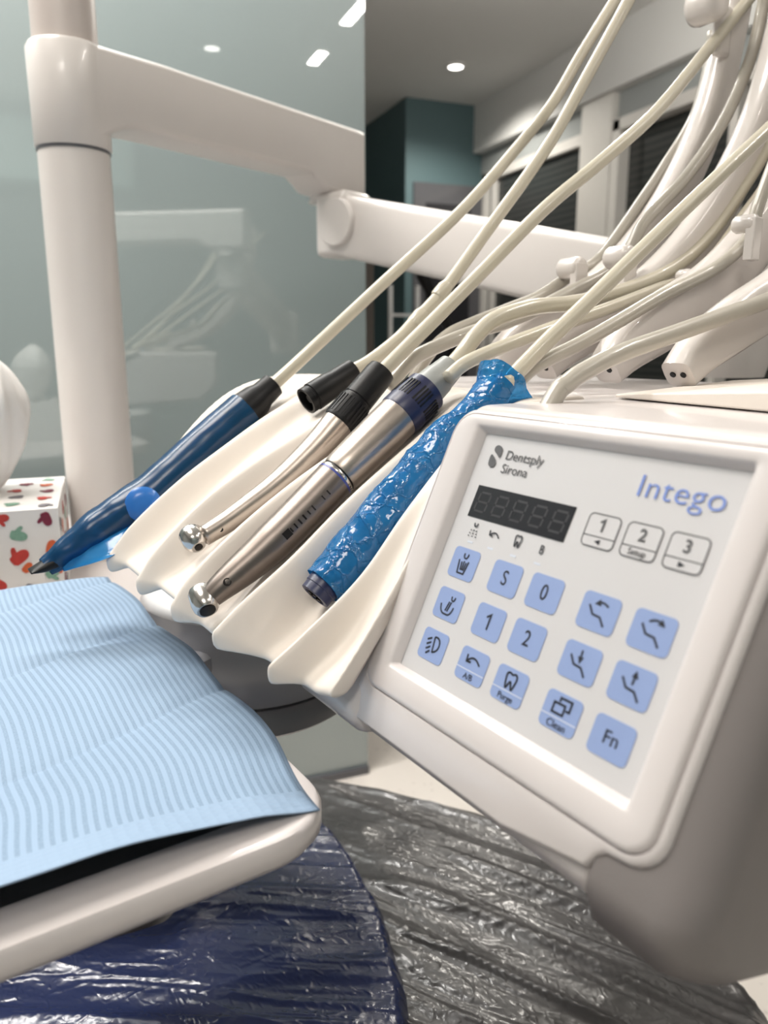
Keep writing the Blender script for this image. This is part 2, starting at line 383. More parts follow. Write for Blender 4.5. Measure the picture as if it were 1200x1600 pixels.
# steel post just past the glass edge, and thin pale frame lines in the dark far room
p = hitY(574, 480, 2.1)
slab('trim_4', p.x - .012, p.x + .016, 2.09, 2.13, 0, 1.40, mat('bronze_post', (.16, .14, .125), .4, metal=.6))
# added pale aqua cabinet, standing in for a lit opening mirrored in the glass
def mirror_pt(px, py, yreal):             # point at real y seen reflected in the glass
    q = hitY(px, py, 2 * YG - yreal); return Vector((q.x, yreal, q.z))
a = mirror_pt(205, 198, YB + .2); b2 = mirror_pt(0, 278, YB + .2)
cab = thing('added_cabinet', ((a.x + b2.x) / 2 - .3, YB + .1, 1.6), 'pale aqua cabinet added for a lit opening reflected in the glass behind the white pole', 'cabinet')
mb = MB(); mb.aabb(b2.x - .9, a.x, YB + .002, YB + .18, b2.z, a.z); build('carcass', mb, M['palecab'], cab, smooth=True, bevel=.004)
for k in range(2):
    x0 = b2.x - .9 + k * (a.x - b2.x + .9) / 2; x1 = x0 + (a.x - b2.x + .9) / 2
    mb = MB(); mb.aabb(x0 + .004, x1 - .004, YB + .182, YB + .2, b2.z + .004, a.z - .004); dd = build('door', mb, M['palecab'], cab, bevel=.003)
    mb = MB(); mb.aabb(x1 - .05, x1 - .04, YB + .2, YB + .222, b2.z + .05, b2.z + .17); build('handle', mb, M['chrome'], dd, bevel=.002)
# far frame: posts and rails standing in for lines on background glass
pr = hitY(622, 500, 3.6)
rk = thing('pale_frame', (pr.x + .1, 3.6, 0), 'thin pale frame standing in for glass lines in the dark room behind the glass edge', 'rack')
for px in (610, 652):
    q = hitY(px, 500, 3.6); mb = MB(); mb.tube([(q.x, 3.6, 0), (q.x, 3.6, 1.42)], .012, 10); build('post', mb, M['trimring'], rk)
q0, q1 = hitY(610, 492, 3.6), hitY(652, 490, 3.6)
for z in (.5, q0.z, .9):
    mb = MB(); mb.aabb(q0.x, q1.x, 3.59, 3.61, z - .006, z + .006); build('rail', mb, M['trimring'], rk, smooth=False)
q0, q1 = hitY(658, 425, 3.2), hitY(705, 520, 3.2)  # dark slanted rod of no known purpose, on a plain stand
ls = thing('rod_stand', (q1.x, 3.2, 0), 'black slanted rod on a stand in the dark room, seen below the jointed white arm', 'lamp')
mb = MB(); mb.lathe((q1.x, 3.2, 0), (q1.x, 3.2, 1), [(0, .12), (.02, .12), (.025, .02), (.03, .012)]); build('base', mb, M['black'], ls)
mb = MB(); mb.tube([(q1.x, 3.2, .02), (q1.x, 3.2, q1.z)], .014, 10); build('stem', mb, M['black'], ls)
mb = MB(); mb.tube([(q1.x, 3.2, q1.z), q0], [.016, .03], 12); build('arm', mb, M['black'], ls)
# ------------------------------------------------------------------ ceiling lamps
def lamp_round(x, y, label):
    t = thing('downlight', (x, y, CEIL - .012), label, 'ceiling light')
    mb = MB(); mb.lathe((x, y, CEIL), (x, y, 0), [(0, .055), (.010, .055), (.012, .050), (.012, .040), (.004, .036)], 28); build('ring', mb, M['trimring'], t)
    mb = MB(); mb.lathe((x, y, CEIL - .006), (x, y, 0), [(0, .036), (.004, .036), (.007, .02)], 24); build('diffuser', mb, M['lampglow'], t)
def lamp_rect(name, x, y, sx, sy2, label, cat='ceiling light', group=None):
    t = thing(name, (x, y, CEIL - .02), label, cat, group)
    mb = MB()
    for (a, b_, c, d_) in ((x - sx / 2 - .012, x - sx / 2, y - sy2 / 2 - .012, y + sy2 / 2 + .012), (x + sx / 2, x + sx / 2 + .012, y - sy2 / 2 - .012, y + sy2 / 2 + .012), (x - sx / 2, x + sx / 2, y - sy2 / 2 - .012, y - sy2 / 2), (x - sx / 2, x + sx / 2, y + sy2 / 2, y + sy2 / 2 + .012)): mb.aabb(a, b_, c, d_, CEIL - .03, CEIL)
    build('frame', mb, M['trimring'], t, smooth=False)
    mb = MB(); mb.aabb(x - sx / 2, x + sx / 2, y - sy2 / 2, y + sy2 / 2, CEIL - .026, CEIL - .002); build('diffuser', mb, M['lampglow'], t, smooth=False)
lamp_round(2.06, 4.07, 'small lit downlight in the dim far ceiling')
t = thing('fill_globe', (1.50, 2.35, 2.36), 'unseen white globe lamp added to brighten the dim far room', 'fill lamp')
mb = MB(); mb.lathe((1.5, 2.35, 2.44), (1.5, 2.35, 0), [(.08 - .08 * math.cos(math.pi * k / 12), .08 * math.sin(math.pi * k / 12)) for k in range(13)], 24)  # globe added out of frame to lift the light in the far room
gm = mat('opal_glass', (1, 1, 1), .3, emit=(1, .95, .87), estr=95); g_ = build('globe', mb, gm, t)
mb = MB(); mb.tube([(1.5, 2.35, 2.445), (1.5, 2.35, CEIL)], .004, 8); build('cord', mb, M['trimring'], t)
lamp_round(.80, -.73, 'small round downlight behind the viewer, mirrored as an oval in the glass')
lamp_rect('strip_lamp', 1.31, -.59, .05, .18, 'short linear ceiling lamp, mirrored in the glass as a short slanted streak')
lamp_rect('strip_lamp', 1.30, .19, .05, .64, 'long linear ceiling lamp, mirrored at the top edge of the glass')
lamp_rect('added_washer', -.45, 1.62, 2.0, .04, 'slim unseen linear lamp added to brighten the top of the glass wall')
lamp_rect('panel_lamp', -.55, .75, .58, .58, 'square lit ceiling panel above the patient chair')
lamp_rect('panel_lamp', -.6, -1.0, .58, .58, 'unseen square ceiling panel added behind the viewer for fill')
# ================================================================== WATER UNIT, POLE AND ARMS
ZU = -.285
def poly_lv(pts, z): return [lw(x, y, z) for x, y in pts]
def chaikin(p, n=3):
    for _ in range(n):
        q = []
        for i in range(len(p)):
            a, b_ = p[i], p[(i + 1) % len(p)]
            q += [tuple(a[k] * .75 + b_[k] * .25 for k in range(len(a))), tuple(a[k] * .25 + b_[k] * .75 for k in range(len(a)))]
        p = q
    return p
foot = [(-.80, .71), (-.36, .72), (-.28, .75), (-.238, .86), (-.235, 1.1), (-.28, 1.25), (-.80, 1.3)]
wu = thing('water_unit', lw(-.5, .95, -CAMZ), 'white topped grey water unit carrying the tall white pole', 'dental unit')
ft = chaikin(foot, 3)
mb = MB(); mb.prism(poly_lv(ft, ZU - .035), (0, 0, .035)); build('top', mb, M['white'], wu, bevel=.01)
ins = [(x * .97 - .012, .95 + (y - .95) * .94) for x, y in ft]
mb = MB(); mb.prism(poly_lv(ins, -CAMZ), (0, 0, CAMZ + ZU - .036)); build('body', mb, M['mgrey'], wu, bevel=.01)
pc = lray(116, 240) * .95; PCx, PCy = pc.x, pc.y
arm = thing('support_pole', lw(PCx, PCy, ZU), 'white pole with a jointed double arm standing behind the tissue box', 'equipment arm')
mb = MB(); mb.lathe(lw(PCx, PCy, ZU), lw(PCx, PCy, 1), [(0, .0445), (.012, .0445), (.016, .0435), (.5, .0425), (ZU * -1 + .229, .0425)], 40); build('pole', mb, M['arm_white'], arm)
mb = MB(); mb.lathe(lw(PCx, PCy, .2265), lw(PCx, PCy, 1), [(0, .0435), (.0035, .0435)], 40); build('joint_ring', mb, M['dgrey'], arm)
M['upper'] = mat('beige_grey_pole', (.56, .50, .47), .35, coat=.2)
mb = MB(); mb.lathe(lw(PCx, PCy, .34), lw(PCx, PCy, 2), [(0, .0375), (CEIL - CAMZ - .36, .0375)], 40); build('upper_pole', mb, M['upper'], arm)
# swing arm: hub and beam
ad = Vector((.609, .793)); an = Vector((.793, -.609))
def AP(s, n, z): return lw(PCx + ad.x * s + an.x * n, PCy + ad.y * s + an.y * n, z)
mb = MB(); mb.lathe(AP(0, 0, .230), AP(0, 0, 1), [(0, .0435), (.002, .0452), (.110, .0458), (.115, .043)], 44)
hub = build('hub', mb, M['arm_white'], arm)
Ls = .53
mb = MB()
# beam section swept from the hub to the end; fillet under the hub, drop at the end
prof = []
for i in range(33):
    s = Ls * i / 32
    zb = .264
    if s < .085: zb = .264 - .034 * (1 - s / .085) ** 2
    if s > Ls - .125: k = min(1, (s - (Ls - .125)) / .035); zb = .264 - .022 * (1 - (1 - k) ** 2)
    prof.append((s, zb))
rings = []
for s, zb in prof:
    h = .0365 + .0085 * max(0, 1 - s / .16) ** 1.5; zt = .3455 + .0055 * min(1, s / .12)
    rr = .008
    rings.append([AP(s, h, zb + rr), AP(s, h - rr * .3, zb + rr * .3), AP(s, h - rr, zb), AP(s, -h + rr, zb), AP(s, -h, zb + rr), AP(s, -h, zt - rr), AP(s, -h + rr, zt), AP(s, h - rr, zt), AP(s, h - rr * .3, zt - rr * .3), AP(s, h, zt - rr)])
mb.loft(rings); build('swing_arm', mb, M['arm_white'], arm, bevel=.004)
# knuckle + spring arm
ks = Ls - .055
def lv_of(s, n): return (PCx + ad.x * s + an.x * n, PCy + ad.y * s + an.y * n)
mb = MB(); mb.lathe(AP(ks, 0, .246), AP(ks, 0, 0), [(0, .034), (.012, .034), (.014, .036)], 32); build('joint_collar', mb, M['arm_white'], arm)
kc = lray(540, 353) * 1.30
e2 = lray(1135, 470) * .93                       # far end of the spring arm
sd = Vector((e2.x - kc.x, e2.y - kc.y)); sd.normalize(); sn = Vector((sd.y, -sd.x))
def KP(a, n, z): return lw(kc.x + sd.x * a + sn.x * n, kc.y + sd.y * a + sn.y * n, z)
kz = kc.z
mb = MB(); mb.box(KP(-.004, -.0, kz), KP(.036, 0, kz) - KP(0, 0, kz), KP(0, .036, kz) - KP(0, 0, kz), (0, 0, .052)); build('knuckle', mb, M['arm_white'], arm, bevel=.012)
mb = MB(); mb.lathe(KP(.016, .030, kz), KP(.016, 1, kz), [(0, .0385), (.012, .0385), (.0155, .036)], 36); build('joint_cap', mb, M['arm_white'], arm)
mb = MB(); path = [Vector((kc.x, kc.y, kc.z)) * (1 - k) + Vector((e2.x, e2.y, e2.z)) * k for k in (0.035, .1, .3, .6, .9, 1)]
mb.bar([lw(*q) for q in path], KP(0, 1, kz) - KP(0, 0, kz), .036, .049, 20, 7); build('spring_arm', mb, M['arm_white'], arm, angle=50)
mb = MB(); mb.lathe(lw(e2.x, e2.y, e2.z - .09), lw(e2.x, e2.y, 1), [(0, .05), (.02, .055), (.13, .055), (.15, .05)], 36); build('end_joint', mb, M['arm_white'], arm)
# ================================================================== TISSUE BOX
A = lray(90, 793) * .82; zt = A.z; rb = lray(105, 728); B = rb * (zt / rb.z)
al = Vector((B.x - A.x, B.y - A.y)); al.normalize(); pw_ = Vector((-al.y, al.x)); BL, BW = .21, .20; BH = zt - ZU
def TB(a, w, z): return lw(A.x + al.x * a + pw_.x * w, A.y + al.y * a + pw_.y * w, zt + z)
tb = thing('tissue_box', TB(BL / 2, BW / 2, -BH), 'white tissue box printed with red, orange and green mittens, beside the pole', 'tissue box')
bxm = MB(); bxm.mark(0); bxm.box(TB(BL / 2, BW / 2, -BH / 2), (TB(1, 0, 0) - TB(0, 0, 0)) * BL / 2, (TB(0, 1, 0) - TB(0, 0, 0)) * BW / 2, (0, 0, BH / 2 - .0005))
pk = ['p_red', 'p_orange', 'p_green', 'p_plum', 'p_grey']
def mitten(cx, cy_, sc, ang, flip):
    pts = [(-.45, -.6), (.4, -.6), (.42, -.25), (.75, -.1), (1.0, .15), (.9, .38), (.6, .3), (.45, .2), (.42, .6), (.2, .92), (-.15, .95), (-.42, .7), (-.5, .2)]
    ca, sa = math.cos(ang), math.sin(ang)
    pts = chaikin([(x * (-1 if flip else 1), y) for x, y in pts], 1)
    return [(cx + sc * (x * ca - y * sa), cy_ + sc * (x * sa + y * ca)) for x, y in pts]
def box_prints(face, w, h, spots):
    for (m, cx, cy_, sc, ang, fl_) in spots:
        bxm.mark(1 + pk.index(m)); bxm.prism([face(x, y, .0003) for x, y in mitten(cx, cy_, sc, ang, fl_)], face(0, 0, .0005) - face(0, 0, 0))
front = lambda x, y, d: TB(-d, x, -y)                 # x to the left from the right edge, y down
top = lambda x, y, d: TB(y, x, d)
side = lambda x, y, d: TB(x, -d, -y)
box_prints(front, BW, BH, [('p_red', .056, .008, .009, 1.7, 0), ('p_plum', .0125, .010, .010, .3, 0), ('p_green', .042, .027, .011, 1.3, 1), ('p_orange', .010, .045, .011, 2.9, 0), ('p_red', .043, .052, .013, 2.2, 1), ('p_orange', .036, .064, .008, 2.4, 0), ('p_plum', .070, .028, .009, .5, 1), ('p_red', .066, .078, .011, 1.0, 0), ('p_green', .012, .072, .010, 2.0, 0), ('p_orange', .004, .066, .007, .2, 1), ('p_grey', .034, .086, .009, 1.2, 0), ('p_green', .086, .06, .011, 2.4, 0), ('p_orange', .10, .03, .011, .7, 1)])
sp = []
cyc = ['p_grey', 'p_orange', 'p_red', 'p_green', 'p_plum']
random.seed(3)
for i in range(6):
    for j in range(6):
        sp.append((cyc[(i * 2 + j * 3) % 5], .016 + j * .031 + random.uniform(-.004, .004), .018 + i * .042 + (j % 2) * .016, .0105, random.uniform(0, 6.28), j % 2))
box_prints(top, BW, BL, [q for q in sp if not (.055 < q[1] < .12 and .08 < q[2] < .17) and q[2] < .198])
box_prints(side, BL, BH, [(cyc[(i + 2 * j) % 5], .02 + i * .035, .02 + j * .032 + (i % 2) * .01, .0105, random.uniform(0, 6.28), i % 2) for i in range(5) for j in range(3)])
bx = build('box', bxm, [M['card']] + [M[k] for k in pk], tb, smooth=False)
# tissue pulled up out of the slot: a full loose bell of folded paper
mb = MB(); rings = []
for i in range(20):
    t = i / 19; z = .165 * t
    ra = .020 + .050 * math.sin(min(1, t * 1.25) * math.pi * .62) ** .8
    if t > .55: ra *= math.sqrt(max(.02, 1 - ((t - .55) / .46) ** 2))
    ring = []
    for j in range(96):
        a = 2 * math.pi * j / 96
        r = ra * (1 + .10 * math.sin(3 * a + 2 * t + .6) - .13 * abs(math.sin(4.5 * a - 1.6 * t)) ** .7 + .05 * abs(math.sin(8 * a + 5 * t)))
        ring.append(TB(.125 + r * math.cos(a) * 1.1, .088 + r * math.sin(a) * .8 - .012 * t, z - .002 + .006 * math.sin(2 * a + 1) * t))
    rings.append(ring)
mb.loft(rings, True, False, True); build('tissue', mb, M['tissue'], tb, subsurf=1)
# ================================================================== PATIENT CHAIR
ch = thing('dental_chair', lw(-.15, .55, -CAMZ), 'dental chair in navy upholstery with a wrinkled black plastic cover over its side', 'chair')
def pad(outline, z0, z1, dome, amp, name, m, seed, ang):
    """filled rounded pad with a crinkled top, concentric rows from the rim to the middle"""
    ol = chaikin(outline, 3); cx = sum(p[0] for p in ol) / len(ol); cyy = sum(p[1] for p in ol) / len(ol)
    mb = MB(); rows = []; ca, sa = math.cos(ang), math.sin(ang)
    for z in (z0, (z0 + z1) / 2): rows.append([lw(x, y, z) for x, y in ol])
    NR = 64
    for i in range(NR):
        k = 1 - i / (NR - .2); e = min(1, i / 5); row = []
        for x, y in ol:
            X = cx + (x - cx) * k; Y = cyy + (y - cyy) * k
            if i < 5: sh = .03 * (1 - math.sin(e * math.pi / 2)); X = cx + (X - cx) * (1 + 0)
            z = z1 - .035 * (1 - math.sin(e * math.pi / 2)) + dome * (1 - k * k)
            p1 = Vector(((X * ca + Y * sa) * 2.6, (-X * sa + Y * ca) * 17, seed)); p2 = Vector(((X * ca + Y * sa) * 7 + Y * 3, (-X * sa + Y * ca) * 30, seed + 4))
            w = 1 - abs(noise.noise(p1)) * 2; w2 = 1 - abs(noise.noise(p2)) * 2
            z += amp * (w ** 4 if w > 0 else 0) + amp * .34 * w2 * abs(w2)
            row.append(lw(X, Y, z))
        rows.append(row)
    mb.grid(rows, True); mb.f.append(tuple(range(len(mb.v) - len(ol), len(mb.v)))); mb.f.append(tuple(range(len(ol))))
    return build(name, mb, m, ch, angle=180)
def dens(p, n=10):
    out = []
    for i in range(len(p)):
        a, b_ = p[i], p[(i + 1) % len(p)]
        for k in range(n): out.append((a[0] + (b_[0] - a[0]) * k / n, a[1] + (b_[1] - a[1]) * k / n))
    return out
black_ol = [(-.78, .66), (-.30, .66), (-.215, .70), (-.19, .93), (-.09, 1.0), (.14, .91), (.26, .80), (.36, .65), (.375, .50), (.37, .12), (-.75, .12)]
pad(dens(black_ol, 5), -.74, -.602, .008, .007, 'black_cover', M['blackwrap'], 2.0, R(-29))
navy_ol = [(-.76, .64), (-.30, .64), (-.22, .68), (-.17, .85), (-.085, .885), (-.03, .79), (.005, .70), (.025, .60), (.035, .45), (.03, .16), (-.72, .16)]
pad(dens(navy_ol, 5), -.66, -.578, .006, .006, 'seat_cushion', M['navywrap'], 9.0, R(-3))
mb = MB(); mb.prism([lw(x, y, -CAMZ + .05) for x, y in chaikin([(-.45, .4), (.05, .4), (.05, .8), (-.45, .8)], 2)], (0, 0, .36)); build('column', mb, M['grey'], ch, bevel=.01)
mb = MB(); mb.prism([lw(x, y, -CAMZ) for x, y in chaikin([(-.65, .25), (.2, .25), (.2, .9), (-.65, .9)], 2)], (0, 0, .05)); build('base_plate', mb, M['grey'], ch, bevel=.012)
# ================================================================== DELIVERY UNIT
TT = R(23.4); sT, cT = math.sin(TT), math.cos(TT)
def PN(x, y, d=0):                      # control panel: mm right, mm down, mm out
    x, y, d = (x - .0355 * y) / 1000, y / 1000, d / 1000
    return U(x, y * sT + d * cT, -y * cT + d * sT)
du = thing('delivery_unit', U(0, -.1, -.17), 'white dental delivery unit with a blue keyed control panel', 'dental unit')
# body under the instrument rest
def section_prism(name, prof, u0, u1, m, bevel=.008, seg=4, parent=du):
    mb = MB(); mb.prism([U(u0, v, z) for v, z in prof], AXU * (u1 - u0)); return build(name, mb, m, parent, bevel=bevel, bseg=seg)
section_prism('rear_body', [(-.36, .0135), (-.10, .0135), (-.075, .002), (-.02, -.045), (.045, -.125), (.035, -.150), (-.05, -.175), (-.30, -.16), (-.36, -.10)], -.32, -.022, M['white'], .012)
def FQ(y, d): return (y * sT + d * cT, -y * cT + d * sT)
hp_ = [(-.36, .0135, .166), (-.016, .0135, .166), (*FQ(-.0115, -.004), .1675), (*FQ(0, -.003), .168), (*FQ(.06, -.003), .166), (*FQ(.12, -.003), .164), (*FQ(.138, -.003), .155), (*FQ(.150, -.003), .140), (*FQ(.163, -.002), .138), (*FQ(.168, -.002), .138),
       (.060, -.166, .138), (.02, -.176, .138), (-.05, -.178, .138), (-.30, -.165, .138), (-.36, -.10, .138)]
mb = MB(); mb.loft([[U(-.026, v, z) for v, z, e in hp_], [U(e, v, z) for v, z, e in hp_]]); build('housing', mb, M['white'], du, bevel=.005, bseg=4)
# left cheek of the housing tapering under the rest
section_prism('lower_lip', [(-.02, -.10), (.050, -.118), (.0735, -.1535), (.066, -.166), (.02, -.176), (-.05, -.178)], -.095, -.02, M['white'], .010)
# bezel
FR = (.03, .07, .10, .4, .75)
def loop(x0, x1, y0, y1, r, d, n=6):
    q = rrect((x0 + x1) / 2, (y0 + y1) / 2, (x1 - x0) / 2, (y1 - y0) / 2, r, n); xa, xb = x1 - r, x0 + r
    q = q[:n + 1] + [(xa + (xb - xa) * f, y1) for f in FR] + q[n + 1:]
    return [PN(x, y, d) for x, y in q]
def outer(g, d, n=6):                   # outline of the white front shell: hugs the bezel at the right, drops to the lip below
    q = rrect((-26 + 171.5) / 2, (-13 + 152.5) / 2, (171.5 + 26) / 2, (152.5 + 13) / 2, 15, n)
    low = [(150, 153.2), (146.5, 156), (143.8, 162), (100, 169.5), (30, 169.5)]
    left = [(-20 + (-6) * math.sin(R(15 * k)), 163 + 6.5 * math.cos(R(15 * k))) for k in range(7)]
    q = q[:n + 1] + low + left + q[2 * (n + 1):]
    cx, cy2 = 72, 70
    out = []
    for x, y in q:
        v = Vector((x - cx, y - cy2)); v -= v.normalized() * g; out.append(PN(cx + v.x, cy2 + v.y, d))
    return out
mb = MB()
mb.loft([outer(0, -6), outer(.1, .8), outer(.9, 2.4), outer(2.4, 3.2), loop(-23.4, 167.8, -10.2, 149.3, 13, 3.6), loop(-22.6, 167, -9.8, 148.6, 12.6, 2.6)], True, False, False); build('front_shell', mb, M['white'], du, angle=45)
mb = MB()
BZ = [(-22.5, 166.9, -9.7, 148.5, 12.5, 2.2), (-22.1, 166.5, -9.5, 148.1, 12.2, 4.0), (-21, 165.6, -9.0, 147.2, 11.5, 4.9), (-19, 163.8, -8.0, 145.4, 10, 5.4),
      (-6.5, 154.8, -4.4, 135.2, 3, 5.2), (-4.4, 153.2, -3.4, 133.6, 2, 4.7), (-3.0, 152.2, -2.6, 132.6, 1.5, 3.6), (-.6, 150.8, -.6, 130.9, .8, .2)]
mb.loft([loop(*q) for q in BZ], True, False, False); build('bezel', mb, M['white'], du, angle=35)
# grey end cover, wrapping round below the panel
mb = MB()
capf = [(-.36, .011), (-.06, .0115), (-.014, .0105), FQ(-.006, -.002), FQ(0, .0005), FQ(.06, .0005), FQ(.12, .0005), FQ(.138, .0005), FQ(.147, .0008), FQ(.153, .0012), FQ(.163, .0016), FQ(.169, .0005), (.062, -.172), (.045, -.184), (.015, -.195), (-.04, -.203), (-.12, -.203), (-.2, -.196), (-.30, -.17), (-.36, -.10)]
ustart = [.160] * 5 + [.160, .160, .158, .150, .141, .140, .140] + [.140] * 7 + [.16]
r0 = [U(us, v, z) for (v, z), us in zip(capf, ustart)]
cv, cz = -.13, -.09
def inset(q, k): return (cv + (q[0] - cv) * k, cz + (q[1] - cz) * k)
rings = [r0]
for uu, k in ((.1695, 1.0), (.175, .992), (.180, .975), (.184, .95), (.186, .91)): rings.append([U(uu, *inset(q, k)) for q in capf])
mb.loft(rings, True, True, True); build('end_cover', mb, M['grey'], du, angle=60)
# screen foil and its prints
mb = MB(); mb.prism([PN(-1, -1, -1.2), PN(151, -1, -1.2), PN(151, 131.2, -1.2), PN(-1, 131.2, -1.2)], PN(0, 0, 1.2) - PN(0, 0, 0)); scr = build('control_panel', mb, M['screen'], du, smooth=False)
def ribbon(mb, pts, w, d=.42, closed=False, h=.12):
    pts = [Vector((p[0], p[1])) for p in pts]; n = len(pts)
    L_, R_ = [], []
    for i, p in enumerate(pts):
        a = pts[(i - 1) % n] if (closed or i > 0) else p; b_ = pts[(i + 1) % n] if (closed or i < n - 1) else p
        d1 = (p - a).normalized() if (p - a).length > 1e-9 else (b_ - p).normalized()
        d2 = (b_ - p).normalized() if (b_ - p).length > 1e-9 else d1
        nn = Vector((-d1.y - d2.y, d1.x + d2.x)); nn = nn.normalized() if nn.length > 1e-6 else Vector((-d1.y, d1.x))
        k = 1 / max(.45, nn.dot(Vector((-d1.y, d1.x))))
        L_.append(p + nn * w / 2 * k); R_.append(p - nn * w / 2 * k)
    for lst in (1,):
        rows = [[PN(q.x, q.y, d) for q in L_], [PN(q.x, q.y, d + h) for q in L_], [PN(q.x, q.y, d + h) for q in R_], [PN(q.x, q.y, d) for q in R_]]
        idx = [mb.ring(r) for r in rows]
        for a, b_ in zip(idx, idx[1:] + idx[:1]): mb.quad_strip(a, b_, closed)
def fillpoly(mb, pts, d=.42, h=.12): mb.prism([PN(x, y, d) for x, y in pts], PN(0, 0, h) - PN(0, 0, 0))
def text(name, s, x, y, size, m, parent, d=.42, align='CENTER', weight=0.0, sx=1.0, space=1.0):
    cu = bpy.data.curves.new(name, 'FONT'); cu.body = s; cu.size = size; cu.align_x = align; cu.align_y = 'CENTER'; cu.offset = weight; cu.resolution_u = 6; cu.space_character = space
    to = bpy.data.objects.new(name, cu); C.objects.link(to)
    dg = bpy.context.evaluated_depsgraph_get(); me = bpy.data.meshes.new_from_object(to.evaluated_get(dg))
    bpy.data.objects.remove(to); mb = MB()
    mb.v = [PN(x + v.co.x * sx, y - v.co.y, d) for v in me.vertices]; mb.f = [tuple(p.vertices) for p in me.polygons]
    bpy.data.meshes.remove(me)
    k = len(mb.v); up = PN(0, 0, .12) - PN(0, 0, 0)
    edge = {}
    for f in mb.f:
        for a, b_ in zip(f, f[1:] + f[:1]):
            e = (min(a, b_), max(a, b_)); edge[e] = edge.get(e, 0) + 1
    nf = [tuple(i + k for i in f) for f in mb.f]
    mb.v += [v + up for v in mb.v[:k]]
    mb.f = nf + [(a, b_, b_ + k, a + k) for (a, b_), c in edge.items() if c == 1]
    return build(name, mb, m, parent, smooth=False)
def key(x, y, name='key', m='key', hx=9.8, hy=8.1, div=None):
    mb = MB(); mb.prism([PN(a, b_, 0.02) for a, b_ in rrect(x, y, hx, hy, 2.6)], PN(0, 0, .3) - PN(0, 0, 0)); o = build(name, mb, M[m], scr, smooth=False)
    if div is not None:
        mb = MB(); ribbon(mb, [(x - hx + .2, y + div), (x + hx - .2, y + div)], .45, .33, h=.08); build('divider', mb, M['pale'], o, smooth=False)
    return o
def icon(parent, strokes, x, y, w=.85, fills=(), m='ink'):
    mb = MB()
    for s in strokes: ribbon(mb, [(x + a, y + b_) for a, b_ in s], w)
    for s in fills: fillpoly(mb, [(x + a, y + b_) for a, b_ in s])
    return build('symbol', mb, M[m], parent, smooth=False)
def arrowhead(p, ang, L=3.0, wd=1.5):
    c, s = math.cos(ang), math.sin(ang)
    return [(p[0] + L * c * .5, p[1] + L * s * .5), (p[0] - L * c * .5 - s * wd, p[1] - L * s * .5 + c * wd), (p[0] - L * c * .5 + s * wd, p[1] - L * s * .5 - c * wd)]
def arc(p0, p1, p2, n=8):
    return [tuple((1 - t) ** 2 * p0[k] + 2 * t * (1 - t) * p1[k] + t * t * p2[k] for k in range(2)) for t in [i / n for i in range(n + 1)]]
sh = lambda y: .0355 * y                        # columns lean with the foil
YS = (69.0, 91.4, 114.1); XS = (18.4, 49.2, 75.4, 106.8, 133.6)
tooth = chaikin([(-3.6, -5.2), (-1.6, -6.0), (0, -5.0), (1.8, -6.2), (3.4, -4.6), (2.9, -1.2), (1.9, 2.2), (1.2, 1.2), (.4, -1.6), (-.5, -1.7), (-1.4, 1.2), (-2.2, 2.0), (-2.9, -1.0)], 2)
k = key(XS[0], YS[0]); icon(k, [[(-3.9, -1.6), (-2.6, 5.2), (2.2, 5.2), (3.4, -1.6)], [(-1.6, -.8), (-1.0, 3.6)], [(.1, -1.4), (.1, 3.6)], [(1.8, -.8), (1.2, 3.6)], arc((-1.4, -5.4), (-1.6, -2.6), (.3, -2.9)) + arc((.3, -2.9), (1.6, -2.8), (1.6, -5.4))], XS[0], YS[0])
k = key(XS[0], YS[1]); icon(k, [arc((-5.0, .6), (-4.4, 4.4), (-1.6, 5.2)) + [(2.2, 5.2)] + arc((2.2, 5.2), (4.4, 4.4), (4.8, .6)), [(-.6, 3.6), (.6, -1.6)], [(.9, 3.6), (2.1, -1.6)], arc((1.2, -4.6), (1.2, -2.4), (2.6, -2.4)) + arc((2.6, -2.4), (3.8, -2.6), (3.8, -4.6))], XS[0] - .2, YS[1])
k = key(XS[0], YS[2]); icon(k, [[(-.4, -4.6), (.9, 3.2)] + arc((.9, 3.2), (5.4, 1.8), (4.4, -2.4)) + arc((4.4, -2.4), (3.2, -5.4), (-.4, -4.6)), [(-2.4, -3.6), (-5.4, -2.0)], [(-2.0, -1.4), (-5.0, .4)], [(-1.6, .8), (-4.5, 2.8)], [(-1.1, 3.0), (-3.6, 5.0)]], XS[0], YS[2], .95)
k = key(XS[1], YS[0]); text('letter', 'S', XS[1], YS[0], 10.5, M['ink'], k, sx=.85)
k = key(XS[2], YS[0]); text('letter', '0', XS[2], YS[0], 10.5, M['ink'], k, sx=.85)
k = key(XS[1], YS[1]); icon(k, [[(-1.9, -2.0), (.5, -3.7), (.5, 3.8)]], XS[1], YS[1], 1.0).name = 'letter'
k = key(XS[2], YS[1]); text('letter', '2', XS[2], YS[1], 10.5, M['ink'], k, sx=.85)
k = key(XS[1], YS[2], div=2.6)
icon(k, [arc((-4.2, -1.4), (-.5, -6.2), (4.8, -1.4), 10), [(-4.8, -4.6), (-4.5, -1.2), (-1.4, -1.4)]], XS[1], YS[2], .95); text('word', 'A/B', XS[1], YS[2] + 5.6, 4.2, M['ink'], k)
k = key(XS[2], YS[2], div=2.6)
icon(k, [[(a * 1.0, b_ * .95 - .3) for a, b_ in tooth + tooth[:1]]], XS[2], YS[2], .95); text('word', 'Purge', XS[2], YS[2] + 5.6, 4.2, M['ink'], k)
seat = [(-5.2, -2.4), (-2.3, 1.2), (1.9, 1.6), (4.9, 5.0)]
k = key(XS[3], YS[0]); icon(k, [seat, arc((4.2, -3.6), (1.4, -5.4), (-.6, -4.3))], XS[3] - .2, YS[0], .9, [arrowhead((-1.4, -3.9), R(160))])
